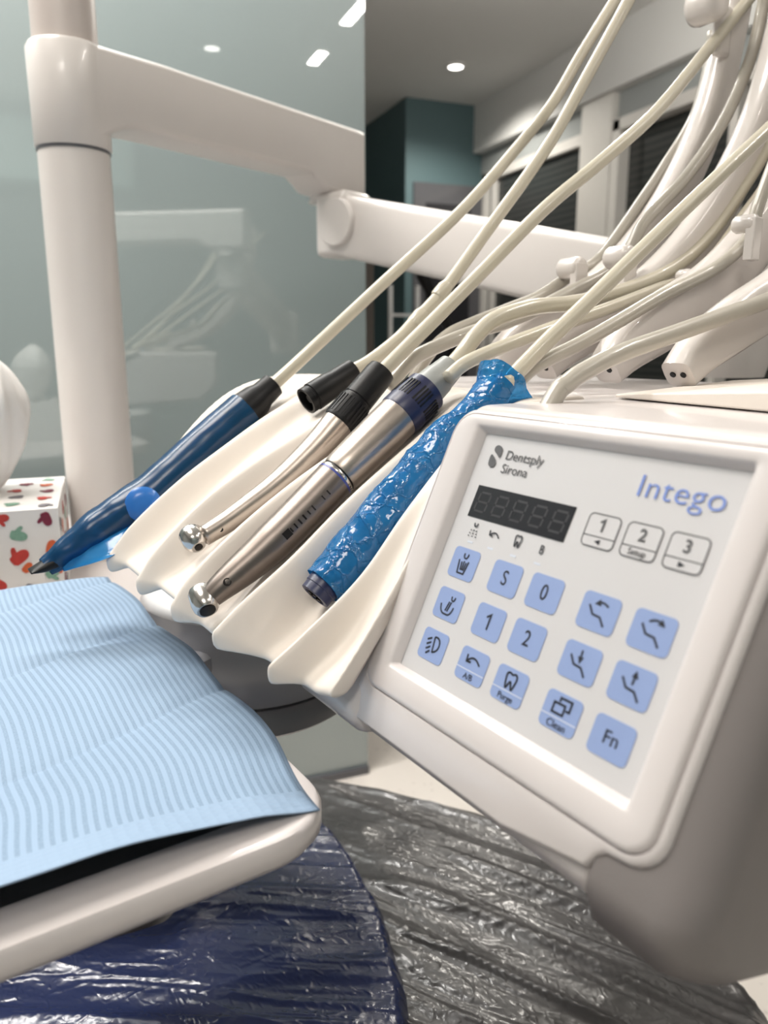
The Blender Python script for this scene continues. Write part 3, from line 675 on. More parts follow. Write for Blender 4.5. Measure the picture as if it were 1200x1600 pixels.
k = key(XS[4], YS[0]); icon(k, [seat, arc((-2.4, -3.9), (.2, -5.8), (2.6, -4.7))], XS[4], YS[0], .9, [arrowhead((3.6, -4.2), R(28))])
k = key(XS[3], YS[1]); icon(k, [seat, [(-.1, -5.6), (0.1, -1.8)]], XS[3] - .2, YS[1] + .2, .9, [arrowhead((.2, -1.2), R(88))])
k = key(XS[4], YS[1]); icon(k, [seat, [(.2, -4.6), (.0, -.6)]], XS[4] + .2, YS[1] + .2, .9, [arrowhead((.2, -5.0), R(-90))])
k = key(XS[3], YS[2], div=2.6)
icon(k, [[(-4.4, -3.4), (1.6, -3.4), (1.6, .8), (-4.4, .8), (-4.4, -3.4), (-3, -3.4)], [(-1.8, -4.2), (-1.8, -6.0), (4.4, -6.0), (4.4, -1.6), (2.4, -1.6)]], XS[3] - .2, YS[2], .95); text('word', 'Clean', XS[3], YS[2] + 5.6, 4.6, M['ink'], k)
k = key(XS[4], YS[2]); text('letter', 'Fn', XS[4], YS[2], 8.2, M['ink'], k)
# outlined memory keys
for i, x in enumerate((93.1, 114.2, 135.4)):
    y = 35.3; mb = MB(); mb.prism([PN(a, b_, .02) for a, b_ in rrect(x, y, 8.6, 7.4, 2.4)], PN(0, 0, .2) - PN(0, 0, 0)); k = build('key', mb, M['screen'], scr, smooth=False)
    mb = MB(); ribbon(mb, rrect(x, y, 8.6, 7.4, 2.4), .55, .24, True, .1); ribbon(mb, [(x - 8.6, y + 2.7), (x + 8.6, y + 2.7)], .5, .24, h=.1); build('outline', mb, M['inkgrey'], k, smooth=False)
    if i: text('letter', '123'[i], x, y - 2.4, 7.6, M['inkgrey'], k, weight=.12)
    else: icon(k, [[(-1.5, -1.5), (.4, -2.7), (.4, 2.7)]], x, y - 2.4, .95, m='inkgrey').name = 'letter'
    if i == 1: text('word', 'Setup', x, y + 5.0, 4.0, M['inkgrey'], k)
    else: icon(k, [], x, y + 4.9, .5, [arrowhead((0, 0), math.pi if i == 0 else 0, 3.0, 1.15)])
# display with five unlit digits
mb = MB(); mb.prism([PN(8.3, 27.3, .02), PN(75.6, 27.3, .02), PN(75.2, 44.4, .02), PN(8.1, 44.4, .02)], PN(0, 0, .35) - PN(0, 0, 0)); disp = build('display', mb, M['led_off'], scr, smooth=False)
for i in range(5):
    mb = MB(); cx = 15.6 + i * 13.2; cy2 = 35.8; a, h = 3.4, 5.0
    for (p, q) in (((-a, -h), (a, -h)), ((-a, 0), (a, 0)), ((-a, h), (a, h)), ((-a - .6, -h + .6), (-a - .6, -.6)), ((a + .6, -h + .6), (a + .6, -.6)), ((-a - .6, .6), (-a - .6, h - .6)), ((a + .6, .6), (a + .6, h - .6))):
        ribbon(mb, [(cx + p[0] - .12 * p[1], cy2 + p[1]), (cx + q[0] - .12 * q[1], cy2 + q[1])], 1.1, .38, h=.03)
    build('digit', mb, M['seg'], disp, smooth=False)
# indicator symbols under the display
b0 = 50.6; xi = (17.0, 32.4, 48.8, 65.0)
icon(scr, [arc((-1.0, -3.6), (-1.2, -1.6), (.2, -1.8)) + arc((.2, -1.8), (1.4, -1.8), (1.3, -3.6)), [(-2, .2), (-2.1, .9)], [(0, 0), (0, .8)], [(2, .2), (2.1, .9)], [(-2.4, 1.8), (-2.5, 2.5)], [(0, 1.7), (0, 2.5)], [(2.4, 1.8), (2.5, 2.5)], [(-2.7, 3.3), (-2.8, 3.9)], [(0, 3.3), (0, 3.9)], [(2.7, 3.3), (2.8, 3.9)]], xi[0], b0, .7)
icon(scr, [arc((-3.2, .2), (.2, -3.2), (3.4, .8)), [(-3.9, -2.2), (-3.5, .3), (-1.2, .5)]], xi[1], b0, .7)
icon(scr, [[(a * .62, b_ * .75 + .8) for a, b_ in tooth + tooth[:1]]], xi[2], b0, .65)
text('letter', 'B', xi[3], b0, 6.2, M['ink'], scr, sx=.85)
for x in xi:
    mb = MB(); fillpoly(mb, [(x - 2, b0 + 6.2), (x + 2, b0 + 6.2), (x + 2, b0 + 7.2), (x - 2, b0 + 7.2)], .05, .1); build('indicator', mb, M['pale'], scr, smooth=False)
# maker's mark and lettering
mb = MB()
fillpoly(mb, chaikin([(9.9, 8.0), (10.2, 5.4), (12.4, 4.6), (15.2, 5.6), (16.4, 8.2), (16.0, 12.0), (13.6, 10.0)], 2))
fillpoly(mb, chaikin([(9.0, 9.6), (11.6, 11.2), (14.2, 13.2), (14.6, 15.6), (12.8, 17.2), (9.6, 16.4), (8.6, 13.6)], 2))
build('emblem', mb, M['inkgrey'], scr, smooth=False)
text('lettering', 'Dentsply', 19.6, 9.4, 7.0, M['inkgrey'], scr, align='LEFT', weight=-.03, sx=1.06)
text('lettering', 'Sirona', 19.8, 16.6, 7.0, M['inkgrey'], scr, align='LEFT', weight=-.03, sx=1.06)
text('lettering', 'Intego', 102.6, 12.6, 14.0, M['inkblue'], scr, align='LEFT', weight=-.12, sx=1.13, space=1.05)
# flap on the top face
mb = MB()
v0, v1 = -.30, -.095
poly = [(-.004, .0145, .0165), (.17, .0145, .0275)]
mb.loft([[U(-.012, -.115, .0145), U(-.012, -.115, .0165), U(-.05, v0, .0185), U(-.05, v0, .0145)], [U(.10, -.097, .0145), U(.10, -.097, .0245), U(.09, v0, .030), U(.09, v0, .0145)], [U(.165, -.088, .0145), U(.165, -.088, .0275), U(.165, v0, .033), U(.165, v0, .0145)]])
build('top_flap', mb, M['cream'], du, bevel=.0025)
# swivel base under the unit
sc_ = lray(395, 1055) * .80
mb = MB(); mb.lathe(lw(sc_.x, sc_.y, -.225), lw(sc_.x, sc_.y, -1), [(0, .075), (.012, .100), (.020, .106)], 48, False); mb.mark(1); mb.lathe(lw(sc_.x, sc_.y, -.245), lw(sc_.x, sc_.y, -1), [(0, .106), (.03, .110), (.055, .113), (.080, .105), (.084, .100)], 48); sw = build('swivel_base', mb, [mat('light_grey_plastic', (.72, .72, .73), .3, coat=.3), M['mgrey']], du, angle=50)
mb = MB(); mb.lathe(lw(sc_.x, sc_.y, -.329), lw(sc_.x, sc_.y, -1), [(0, .104), (.006, .108), (.024, .108), (.03, .10)], 48); build('base_ring', mb, mat('charcoal_ring', (.19, .19, .205), .3, coat=.3), sw, angle=50)
# ------------------------------------------------------------------ whip arms
arm_prof = [(-.182, .0275), (-.205, .045), (-.245, .064), (-.30, .088), (-.355, .128), (-.405, .182), (-.445, .245), (-.468, .31), (-.482, .38), (-.49, .47)]
def whip(u, dv=0.0, dz=0.0, hs=1.0):
    mb = MB(); path = smooth_path([U(u, v + dv, z + dz) for v, z in arm_prof], 6); n = len(path)
    tp = []
    for i in range(n):
        s = i / (n - 1); tp.append(.62 + .55 * math.sin(min(1, s * 3.2) * math.pi / 2) if s < .3 else 1.17 - .45 * (s - .3))
    mb.bar(path, AXU, .0118, .0175 * hs, 18, 4.2, tp); o = build('whip_arm', mb, M['whip'], du, angle=60)
    d0 = (path[0] - path[1]).normalized(); upv = AXU.cross(d0).normalized()
    for k in (-1, 1):
        c = path[0] + d0 * .0002 + AXU * k * .0042 - upv * .0005
        mb = MB(); mb.lathe(c - d0 * .0015, c + d0, [(0, .0022), (.0022, .0022)], 14); build('screw_hole', mb, M['black'], o)
    return o
W1 = whip(-.20); W2 = whip(-.14, .002); W3 = whip(-.085, -.008, 0, 1.15); W4 = whip(-.03, -.020, -.002)
def clip(parent, c, ax, r=.0085, l=.020, up=Vector((0, 0, 1))):
    """hose clip: a short rounded roll on a stalk"""
    ax = ax.normalized(); mb = MB()
    mb.lathe(c - ax * l / 2, c + ax, [(0, r * .55), (.0012, r * .85), (.003, r), (l - .003, r), (l - .0012, r * .85), (l, r * .55)], 22)
    d = (ax.cross(up)).normalized()
    mb.box(c + ax * l * .36 - up * .012, ax * .004, d * r * .8, up * .016)
    return build('hose_clip', mb, M['whip'], parent, bevel=.001)
def clip_at(parent, px, py, u, r=.0085, l=.022): return clip(parent, PU(px, py, u), AXU, r, l)
clip_at(W1, 893, 419, -.205, .0095, .026); clip_at(W2, 968, 402, -.15, .0095, .026); clip_at(W3, 1165, 350, -.06, .0068, .020); clip_at(W3, 1070, 432, -.105, .006, .014)
# big roller clip at the upper right
q = PU(1104, 8, -.19)
mb = MB(); mb.lathe(q - AXU * .017, q + AXU, [(0, .010), (.003, .0145), (.008, .016), (.026, .016), (.031, .0145), (.034, .010)], 26); rl = build('roller_guide', mb, M['whip'], W1)
mb = MB(); mb.box(PU(1128, 50, -.19), AXU * .005, AXV * .010, AXZ * .022); build('guide_bracket', mb, M['whip'], rl, bevel=.004)
# ================================================================== INSTRUMENT REST
slots = {  # u : seven (v, z) points of the groove floor from the back to the front lip
 -.080: [(-.11, .0145), (-.078, .0085), (-.037, -.022), (.008, -.062), (.042, -.097), (.068, -.121), (.088, -.137)],
 -.130: [(-.11, .0145), (-.072, .0085), (-.03, -.022), (.02, -.057), (.065, -.091), (.096, -.114), (.110, -.126)],
 -.185: [(-.11, .0145), (-.068, .0090), (-.02, -.022), (.03, -.052), (.07, -.079), (.103, -.103), (.118, -.115)],
 -.240: [(-.11, .0150), (-.068, .012), (-.02, -.011), (.03, -.042), (.07, -.070), (.103, -.095), (.125, -.112)],
 -.295: [(-.10, .0165), (-.05, .014), (0, -.013), (.035, -.043), (.07, -.069), (.105, -.093), (.131, -.111)]}
ridge_tip = {-.052: (.109, -.1235), -.105: (.119, -.119), -.158: (.126, -.117), -.212: (.132, -.113), -.267: (.1376, -.109)}
rim_r = [(-.10, .0145), (-.05, .012), (-.018, .0065), (.012, -.038), (.038, -.078), (.062, -.110), (.082, -.1345)]
wing_l = [(-.095, .0185), (-.045, .0195), (-.006, .0135), (.028, -.006), (.066, -.044), (.098, -.086), (.118, -.118)]
cols = []
ku = sorted(slots)                                        # left to right
def mixp(a, b_, t): return [(p[0] * (1 - t) + q[0] * t, p[1] * (1 - t) + q[1] * t) for p, q in zip(a, b_)]
key_cols = [(-.332, wing_l)]
amp = [0, .10, .45, .8, 1.0, .95, .6]
def ridge(a, b_, tip, A_):
    m_ = mixp(a, b_, .5); r = [(p[0] + .62 * A_ * w, p[1] + .78 * A_ * w) for p, w in zip(m_, amp)]
    r[-1] = tip; r[-2] = ((r[-2][0] + tip[0] - .012) / 2, (r[-2][1] + tip[1] + .016) / 2); return r
us = [-.332, -.295, -.267, -.24, -.212, -.185, -.158, -.13, -.105, -.08, -.052, -.036, -.020]
profs = {-.332: wing_l, -.020: rim_r}
for uu in slots: profs[uu] = slots[uu]
for uu in (-.267, -.212, -.158, -.105):
    i = us.index(uu); profs[uu] = ridge(slots[us[i - 1]], slots[us[i + 1]], ridge_tip[uu], .017)
profs[-.036] = [(p[0] - .002, p[1] - .003) for p in mixp(slots[-.08], rim_r, .72)]; profs[-.036][-1] = (.088, -.1345)
profs[-.052] = ridge(slots[-.08], profs[-.036], ridge_tip[-.052], .012)
isr = {-.267, -.212, -.158, -.105, -.052}
NS = 30; rows = []
for uu in slots: slots[uu][:] = [slots[uu][0]] + [(v - .0018, z - .0028) for v, z in slots[uu][1:6]] + [slots[uu][6]]
rim_r[:] = [(v + .003, z + .002) for v, z in rim_r]
def fine(p):
    q = smooth_path([(a, b_, 0) for a, b_ in p], 5); return q
FP = {uu: fine(profs[uu]) for uu in us}
for a, b_ in zip(us, us[1:]):
    n = 9
    for k in range(n + (1 if b_ == us[-1] else 0)):
        t = k / n; row = []
        for j in range(len(FP[a])):
            s = j / (len(FP[a]) - 1)
            pw = 1.0 + 8.0 * s ** 1.8
            if a in isr: w = 1 - (.5 + .5 * math.cos(math.pi * t)) ** pw
            elif b_ in isr: w = (.5 - .5 * math.cos(math.pi * t)) ** pw
            else: w = t * t * (3 - 2 * t)
            q = FP[a][j] * (1 - w) + FP[b_][j] * w; row.append((a + (b_ - a) * t, q.x, q.y))
        e = row[-1]; th = .0075
        wr_ = (1 - w if a in isr else w if b_ in isr else 0) ** 1.5; dp = .0060 + .0075 * wr_
        lip = [(e[0], e[1] + .0012, e[2] - .0022), (e[0], e[1] + .0008, e[2] - dp * .8), (e[0], e[1] - .0025, e[2] - dp)]
        under = [(q[0], q[1] - .55 * th, q[2] - .83 * th) for q in row[::-1]]
        under[0] = (e[0], e[1] - .007, e[2] - dp * .9); under[1] = (under[1][0], under[1][1] - .004, under[1][2] - dp * .3)
        rows.append([U(*q) for q in row + lip + under])
mb = MB(); mb.loft(rows, True, True, True)
rest = build('instrument_rest', mb, M['cream'], None, subsurf=1, angle=180)
tag(rest, 'cream ridged rest holding the handpieces, left of the control panel', 'instrument rest')
# ================================================================== INSTRUMENTS
def hose_tube(parent, pts, r=.0053, m='hose', name='hose', n=14):
    mb = MB(); mb.tube(smooth_path(pts, 8), r, n); return build(name, mb, M[m], parent, angle=180)
def up_pts(u, *px): return [PU(x, y, u) for x, y in px]
def ext(pts, d): e = (pts[-1] - pts[-2]).normalized(); return pts + [pts[-1] + e * d]
# --- air water syringe in a blue sleeve
us_ = -.295
p0, p1 = PU(428, 600, us_), PU(372, 652, us_)
sy_ = thing('air_water_syringe', PU(210, 800, us_), 'syringe in a smooth deep blue sleeve with a black tip, leftmost in the rest', 'dental syringe')
pt = [PU(x, y, us_) for x, y in ((378, 648), (330, 692), (280, 735), (235, 775), (200, 800), (160, 828), (118, 858), (85, 880))]
mb = MB(); mb.lathe(p0, p1, [(0, .0085), (.001, .0105), (.014, .0112), (.02, .0135), (.036, .0160), (.050, .0165), (.053, .013)], 24); build('connector', mb, M['black'], sy_)
mb = MB(); mb.tube(smooth_path(pt[:6], 6), [.0148] * 7 + [.0146] * 6 + [.0140] * 6 + [.0130, .012, .011, .010, .009, .0085] + [.007] * 6, 20); build('handle', mb, M['sleevebody'], sy_)
sl = smooth_path([PU(x, y, us_) for x, y in ((385, 642), (330, 690), (280, 735), (235, 775), (200, 797), (150, 828), (105, 862), (72, 886))], 8)
rad = []
for i in range(len(sl)):
    s = i / (len(sl) - 1); r = .0176
    if s > .5: r = .0176 - .0105 * ((s - .5) / .5) ** 1.4
    rad.append(r)
mb = MB(); mb.tube(sl, rad, 24, False)
mb.v = [v + (Vector((noise.noise(v * 90), noise.noise(v * 90 + Vector((5, 0, 0))), noise.noise(v * 90 + Vector((0, 7, 0))))) * 1.0 * (.0004 + .0014 * min(1, max(0, ((v - sl[0]).length - .11) / .05)))) for v in mb.v]
slv = build('sleeve', mb, M['film_smooth'], sy_, angle=180)
# thumb button under the film and the loose light skirt of the sleeve
bc = PU(224, 788, us_); bc = bc + (EYE - bc).normalized() * .0205
mb = MB(); mb.lathe(bc - (EYE - bc).normalized() * .010, EYE, [(0, .0140), (.008, .0138), (.0105, .011), (.0115, .006)], 24); build('button', mb, mat('bright_blue_button', (.03, .16, .50), .25), sy_)
rows = []
for i in range(10):
    s = i / 9; c = PU(214 - s * 116, 800 + s * 76, us_ + .010); w = .026 * math.sin(math.pi * (.10 + .82 * s)) + .002
    rows.append([c + AXU * (-.006 + w * k / 5) - AXZ * (.003 + .003 * math.sin(k * 1.3 + s * 5) + .0016 * k) for k in range(6)])
mb = MB(); mb.grid(rows); build('sleeve_skirt', mb, M['film_light'], sy_, solid=.0004, subsurf=1)
tp = smooth_path([PU(x, y, us_) for x, y in ((95, 873), (75, 882), (60, 888), (46, 893))], 6)
mb = MB(); mb.bar(tp, AXU, .008, .006, 14, 2.2, [1.0 - .85 * (i / (len(tp) - 1)) ** 1.5 for i in range(len(tp))]); build('tip', mb, M['black'], sy_, angle=180)
hA = up_pts(us_, (424, 604), (470, 562), (600, 441), (720, 330), (800, 240), (862, 163), (908, 85), (964, -4)); hose_tube(sy_, ext(hA, .12), .0056)
# --- empty coupling
ue = -.240
ec = thing('hose_coupling', PU(510, 605, ue), 'empty black hose coupling with an open end, between syringe and silver handpiece', 'hose coupling')
p0, p1 = PU(553, 578, ue), PU(478, 627, ue)
L = (p1 - p0).length
mb = MB(); mb.lathe(p0, p1, [(0, .0075), (.001, .0098), (L * .45, .0104), (L * .5, .0112), (L * .86, .0118), (L * .87, .0108), (L * .9, .0108), (L * .91, .0112), (L, .0112), (L, .0092), (L * .8, .0088)], 30); build('sleeve', mb, M['black'], ec, angle=30)
mb = MB(); mb.lathe(p0.lerp(p1, .78), p1, [(0, .0085), (.004, .0085), (.0045, .004), (.008, .0035)], 20); build('socket', mb, M['blackrub'], ec)
hB = up_pts(ue, (548, 581), (580, 563), (622, 530), (650, 500), (668, 482), (700, 445), (760, 362), (820, 280), (867, 210), (914, 125), (946, 67), (986, -6)); hose_tube(ec, ext(hB, .12), .0057)
for (x, y) in ((652, 499), (690, 456)):
    a, b2_ = PU(x - 8, y + 9, ue), PU(x + 12, y - 14, ue)
    mb = MB(); mb.lathe(a, b2_, [(0, .0058), (.002, .0066), (.012, .0068), (.016, .0058)], 18); build('hose_tape', mb, M['hose'], ec)
# --- high speed handpiece
uh = -.185
hp = thing('turbine_handpiece', PU(450, 715, uh), 'slim silver handpiece with a black coupling and a round chrome head', 'dental handpiece')
p0, p1 = PU(598, 578, uh), PU(528, 662, uh); L = (p1 - p0).length
mb = MB(); mb.lathe(p0, p1, [(0, .0085), (.001, .0108), (L * .1, .0115), (L * .56, .0120), (L * .57, .0114), (L * .585, .0114), (L * .595, .0124), (L * .96, .0130), (L, .0122)], 30); mb.mark(1)
for i in range(26):
    a = 2 * math.pi * i / 26; t = (p1 - p0).normalized(); x = t.cross(AXZ).normalized(); y = t.cross(x)
    dr = x * math.cos(a) + y * math.sin(a); mb.box(p0 + t * L * .79 + dr * .0127, t * L * .15, dr * .0005, dr.cross(t) * .0007)
build('coupling', mb, [M['black'], M['blackrub']], hp, angle=30)
pts = smooth_path(up_pts(uh, (532, 657), (500, 694), (462, 732), (425, 764), (390, 790), (355, 815), (318, 838)), 6)
n = len(pts); rr = []
for i in range(n):
    s = i / (n - 1); rr.append(.0122 - .0030 * min(1, s / .45) if s < .45 else .0092 - .0022 * (s - .45) / .55)
mb = MB(); mb.tube(pts, rr, 26); build('body', mb, M['steel'], hp, angle=180)
hc = PU(303, 843, uh); hd = (pts[-1] - pts[-8]).normalized()
VR = Vector((cy, -sy, 0))
face = ((EYE - hc).normalized() * .62 + VR * .34 - AXZ * .62).normalized()      # bur opening points down and forward
mb = MB(); mb.lathe(hc - face * .0095, hc + face, [(0, .004), (.0010, .0068), (.003, .0082), (.0115, .0084), (.0130, .0078), (.0160, .0062), (.0172, .0048)], 30); hh = build('head', mb, M['chrome'], hp, angle=35)
mb = MB(); mb.lathe(hc + face * .0078, hc + face, [(0, .0028), (.0006, .0028), (.0008, .0014)], 16); build('chuck', mb, M['dsteel'], hh)
mb = MB(); q = pts[-5] + (EYE - pts[-5]).normalized() * .0062 - AXZ * .0022 + VR * .001; mb.lathe(q, q + (EYE - q), [(0, .0016), (.0012, .0016)], 12); build('light_port', mb, M['black'], hp)
hC = up_pts(uh, (592, 586), (630, 548), (740, 438), (850, 327), (937, 254), (1025, 175), (1112, 70), (1172, -4)); hose_tube(hp, ext(hC, .10), .0058)
# --- contra angle with motor
uc = -.130
ca_ = thing('contra_angle_handpiece', PU(500, 770, uc), 'thick grey steel handpiece with a navy motor collar and grey hose nut', 'dental handpiece')
a0, a1 = PU(706, 572, uc), PU(664, 612, uc); L = (a1 - a0).length
mb = MB(); mb.lathe(a0, a1, [(0, .0080), (.001, .0098), (L * .45, .0112), (L * .5, .0118), (L, .0130)], 28); build('hose_nut', mb, M['nut'], ca_, angle=30)
b0_, b1_ = PU(668, 609, uc), PU(622, 652, uc); L = (b1_ - b0_).length
mb = MB(); mb.lathe(b0_, b1_, [(0, .0130), (.0012, .0154), (L * .5, .0164), (L * .95, .0164), (L, .0158)], 36); mb.mark(1)
t = (b1_ - b0_).normalized(); x = t.cross(AXZ).normalized(); y = t.cross(x)
for i in range(40):
    a = 2 * math.pi * i / 40; dr = x * math.cos(a) + y * math.sin(a)
    if i % 5: mb.box(b0_ + t * L * .45 + dr * .0161, t * L * .22, dr * .0006, dr.cross(t) * .0006)
build('motor_collar', mb, [M['navy'], M['black']], ca_, angle=35)
c0, c1 = PU(625, 649, uc), PU(530, 742, uc); L = (c1 - c0).length
mb = MB(); mb.lathe(c0, c1, [(0, .0148), (.0008, .0157), (L * .25, .0157), (L * .8, .0146), (L * .95, .0143), (L, .0134)], 40); build('motor', mb, M['steel'], ca_, angle=35)
mb = MB(); mb.lathe(c1 - (c1 - c0).normalized() * .001, c1 + (c1 - c0), [(0, .0130), (.0020, .0130)], 36); build('seam_ring', mb, M['black'], ca_)
d0_ = c1 + (c1 - c0).normalized() * .0012
mb = MB(); mb.lathe(d0_, d0_ + (c1 - c0), [(0, .0134), (.0006, .0139), (.0022, .0139), (.0028, .0136)], 36); build('colour_ring', mb, M['chrome'], ca_)
mb = MB(); mb.lathe(d0_ + (c1 - c0).normalized() * .0026, d0_ + (c1 - c0), [(0, .01395), (.0014, .01395)], 36); build('blue_ring', mb, M['ring_blue'], ca_)
bp = smooth_path(up_pts(uc, (526, 746), (480, 794), (440, 834), (405, 867), (370, 897), (345, 918), (326, 936)), 6); n = len(bp); rr = []
for i in range(n):
    s = i / (n - 1); rr.append(.0139 - .0008 * s / .4 if s < .4 else .0131 - .0060 * ((s - .4) / .6))
hc = PU(320, 941, uc); face2 = ((EYE - hc).normalized() * .62 + VR * .18 - AXZ * .62).normalized()
mb = MB(); mb.lathe(hc - face2 * .0105, hc + face2, [(0, .0050), (.0010, .0078), (.003, .0086), (.0110, .0088), (.0150, .0080), (.0172, .0066)], 30); hh = build('head', mb, M['chrome'], ca_, angle=35)
mb = MB(); mb.lathe(hc + face2 * .0068, hc + face2, [(0, .0050), (.0006, .0050), (.0008, .0022)], 18); build('chuck', mb, M['black'], hh)
mk = MB(); mk.tube(bp, rr, 30); mk.mark(1)
for (f, w, h, sx_) in ((.355, .0028, .0026, .0), (.31, .0006, .0016, 0), (.295, .0005, .002, 0), (.28, .0005, .0014, 0), (.262, .0006, .002, 0), (.245, .0005, .0016, 0), (.225, .0006, .002, 0), (.205, .0005, .0016, 0), (.19, .0005, .002, 0), (.12, .0004, .0018, 0), (.105, .0004, .0014, 0), (.09, .0005, .0018, 0)):
    i = int(f * (n - 1)); ax = (bp[i + 1] - bp[i]).normalized(); out = (EYE - bp[i]); out = (out - ax * out.dot(ax)).normalized(); sd_ = ax.cross(out)
    out = (out * .95 - sd_ * .2 * (1 if sd_.z > 0 else -1)).normalized(); sd_ = ax.cross(out)
    mk.box(bp[i] + out * (rr[i] - .0001), ax * w, sd_ * h, out * .0003)
cb = build('body', mk, [M['titan'], M['dsteel']], ca_, angle=60)
i = int(.80 * (n - 1)); ax = (bp[i + 1] - bp[i]).normalized(); out = (EYE - bp[i]); out = (out - ax * out.dot(ax)).normalized()
mk = MB(); mk.lathe(bp[i] + out * (rr[i] - .0004), bp[i] + out * 2, [(0, .0026), (.0006, .0026), (.0006, .0019), (.0002, .0018)], 20); build('locking_mark', mk, M['dsteel'], ca_)
hD = up_pts(uc, (700, 578), (722, 553), (745, 523), (775, 498), (833, 480), (890, 474), (943, 463), (1017, 438), (1073, 403), (1117, 357), (1153, 305), (1195, 235), (1225, 150)); hose_tube(ca_, ext(hD, .06), .0062)
# --- scaler in crinkled blue film
usc = -.080
sca = thing('ultrasonic_scaler', PU(620, 780, usc), 'pen scaler wrapped in crinkled bright blue film, next to the control panel', 'dental scaler')
path = up_pts(usc, (790, 596), (768, 622), (738, 650), (705, 678), (672, 715), (640, 758), (600, 808), (560, 858), (528, 893), (505, 915))
sp_ = smooth_path(path, 8); n = len(sp_)
def lerp_tab(tab, s):
    for (a, x), (b_, y) in zip(tab, tab[1:]):
        if s <= b_: return x + (y - x) * (s - a) / (b_ - a)
    return tab[-1][1]
tabi = [(0, .008), (.12, .010), (.25, .009), (.45, .0102), (.7, .012), (.95, .0108), (1, .0100)]
mb = MB(); mb.tube(sp_, [lerp_tab(tabi, i / (n - 1)) for i in range(n)], 22); build('handle', mb, M['bluebody'], sca, angle=180)
tabo = [(0, .0185), (.05, .0160), (.12, .0138), (.2, .0112), (.33, .0118), (.45, .0130), (.6, .0148), (.8, .0152), (.93, .0138), (1, .0122)]
rings = []; prev = None; x = None
fp_ = smooth_path(path, 16); fn = len(fp_)
for i, p in enumerate(fp_):
    t = (fp_[min(i + 1, fn - 1)] - fp_[max(i - 1, 0)]).normalized()
    x = t.cross(AXZ).normalized() if x is None else (x - t * x.dot(t)).normalized(); y = t.cross(x); r0_ = lerp_tab(tabo, i / (fn - 1)); ring = []
    for k in range(56):
        a = 2 * math.pi * k / 56; d_ = x * math.cos(a) + y * math.sin(a); q = p + d_ * r0_
        w = 1 - 2.6 * abs(noise.noise(q * 62)); w2 = 1 - 2.4 * abs(noise.noise(q * 150 + Vector((3, 3, 3))))
        e = 1 + 1.6 * max(0, 1 - i / (fn * .1))
        ring.append(q + d_ * (.0013 * e * w + .0003 * w2))
    rings.append(ring)
mb = MB(); mb.loft(rings, True, False, False); build('film_wrap', mb, M['film'], sca, angle=38)
e0, e1 = PU(512, 908, usc), PU(491, 932, usc); L = (e1 - e0).length
mb = MB(); mb.lathe(e0, e1, [(0, .0108), (L * .55, .0108), (L * .58, .0102), (L * .97, .0100), (L, .0092), (L, .0076), (L - .0015, .0072)], 30); en = build('end_cap', mb, M['navy'], sca, angle=30)
t = (e1 - e0).normalized(); x = t.cross(AXZ).normalized(); y = t.cross(x)
mb = MB()
for k in range(5):
    a = 2 * math.pi * k / 5; mb.lathe(e1 - t * .002 + (x * math.cos(a) + y * math.sin(a)) * .0038, e1 + t - t * .002 + (x * math.cos(a) + y * math.sin(a)) * .0038, [(0, .0013), (.0022, .0013), (.0024, .0009)], 10)
build('contact_pins', mb, M['dsteel'], en)
hE = up_pts(usc + .012, (792, 598), (815, 574), (860, 528), (900, 490), (1000, 393), (1100, 297), (1200, 203)); hose_tube(sca, ext(hE, .15), .0056)
# ------------------------------------------------------------------ return hoses running back along the whip arms
def ret(pts, u, label, r=.0056, m='hose', into=None):
    t = hose_tube(None, ([into] if into else []) + [PU(x, y, uu) for (x, y), uu in zip(pts, u)], r, m, 'supply_hose'); return tag(t, label, 'hose', 'supply hoses on the unit top')
def lin(a, b_, n): return [a + (b_ - a) * i / (n - 1) for i in range(n)]
ret([(640, 604), (668, 556), (700, 524), (737, 506), (800, 481), (843, 463), (893, 430), (910, 423), (943, 397), (1007, 307), (1037, 262), (1083, 187), (1104, 117), (1114, 50)], lin(-.222, -.214, 14), 'cream hose passing under the small white clip in front of the jointed arm', .0056, 'hosegrey')
ret([(606, 604), (640, 566), (668, 548), (736, 520), (800, 500), (880, 462), (968, 412), (1007, 347), (1072, 277), (1130, 190), (1171, 96), (1190, 20), (1196, -20)], lin(-.195, -.165, 13), 'grey beige hose lifting under the second white clip towards the frame top', .0058, 'hosegrey')
ret([(700, 590), (730, 566), (790, 540), (870, 510), (950, 482), (1033, 450), (1073, 437), (1120, 395), (1160, 340), (1196, 290), (1230, 230)], lin(-.112, -.112, 11), 'cream hose lying just below the motor hose curve', .0050, 'hose')
ret([(812, 592), (840, 570), (900, 540), (960, 506), (1033, 463), (1117, 420), (1167, 374), (1185, 320), (1215, 240)], lin(-.074, -.068, 9), 'cream hose held by the clip near the right frame edge', .0052, 'hosegrey')
ret([(872, 611), (884, 601), (910, 582), (967, 553), (1050, 523), (1133, 493), (1215, 463), (1300, 420)], lin(-.012, -.004, 8), 'beige hose emerging from the unit top behind the control panel', .0058, 'hosegrey', U(-.012, -.052, .004))
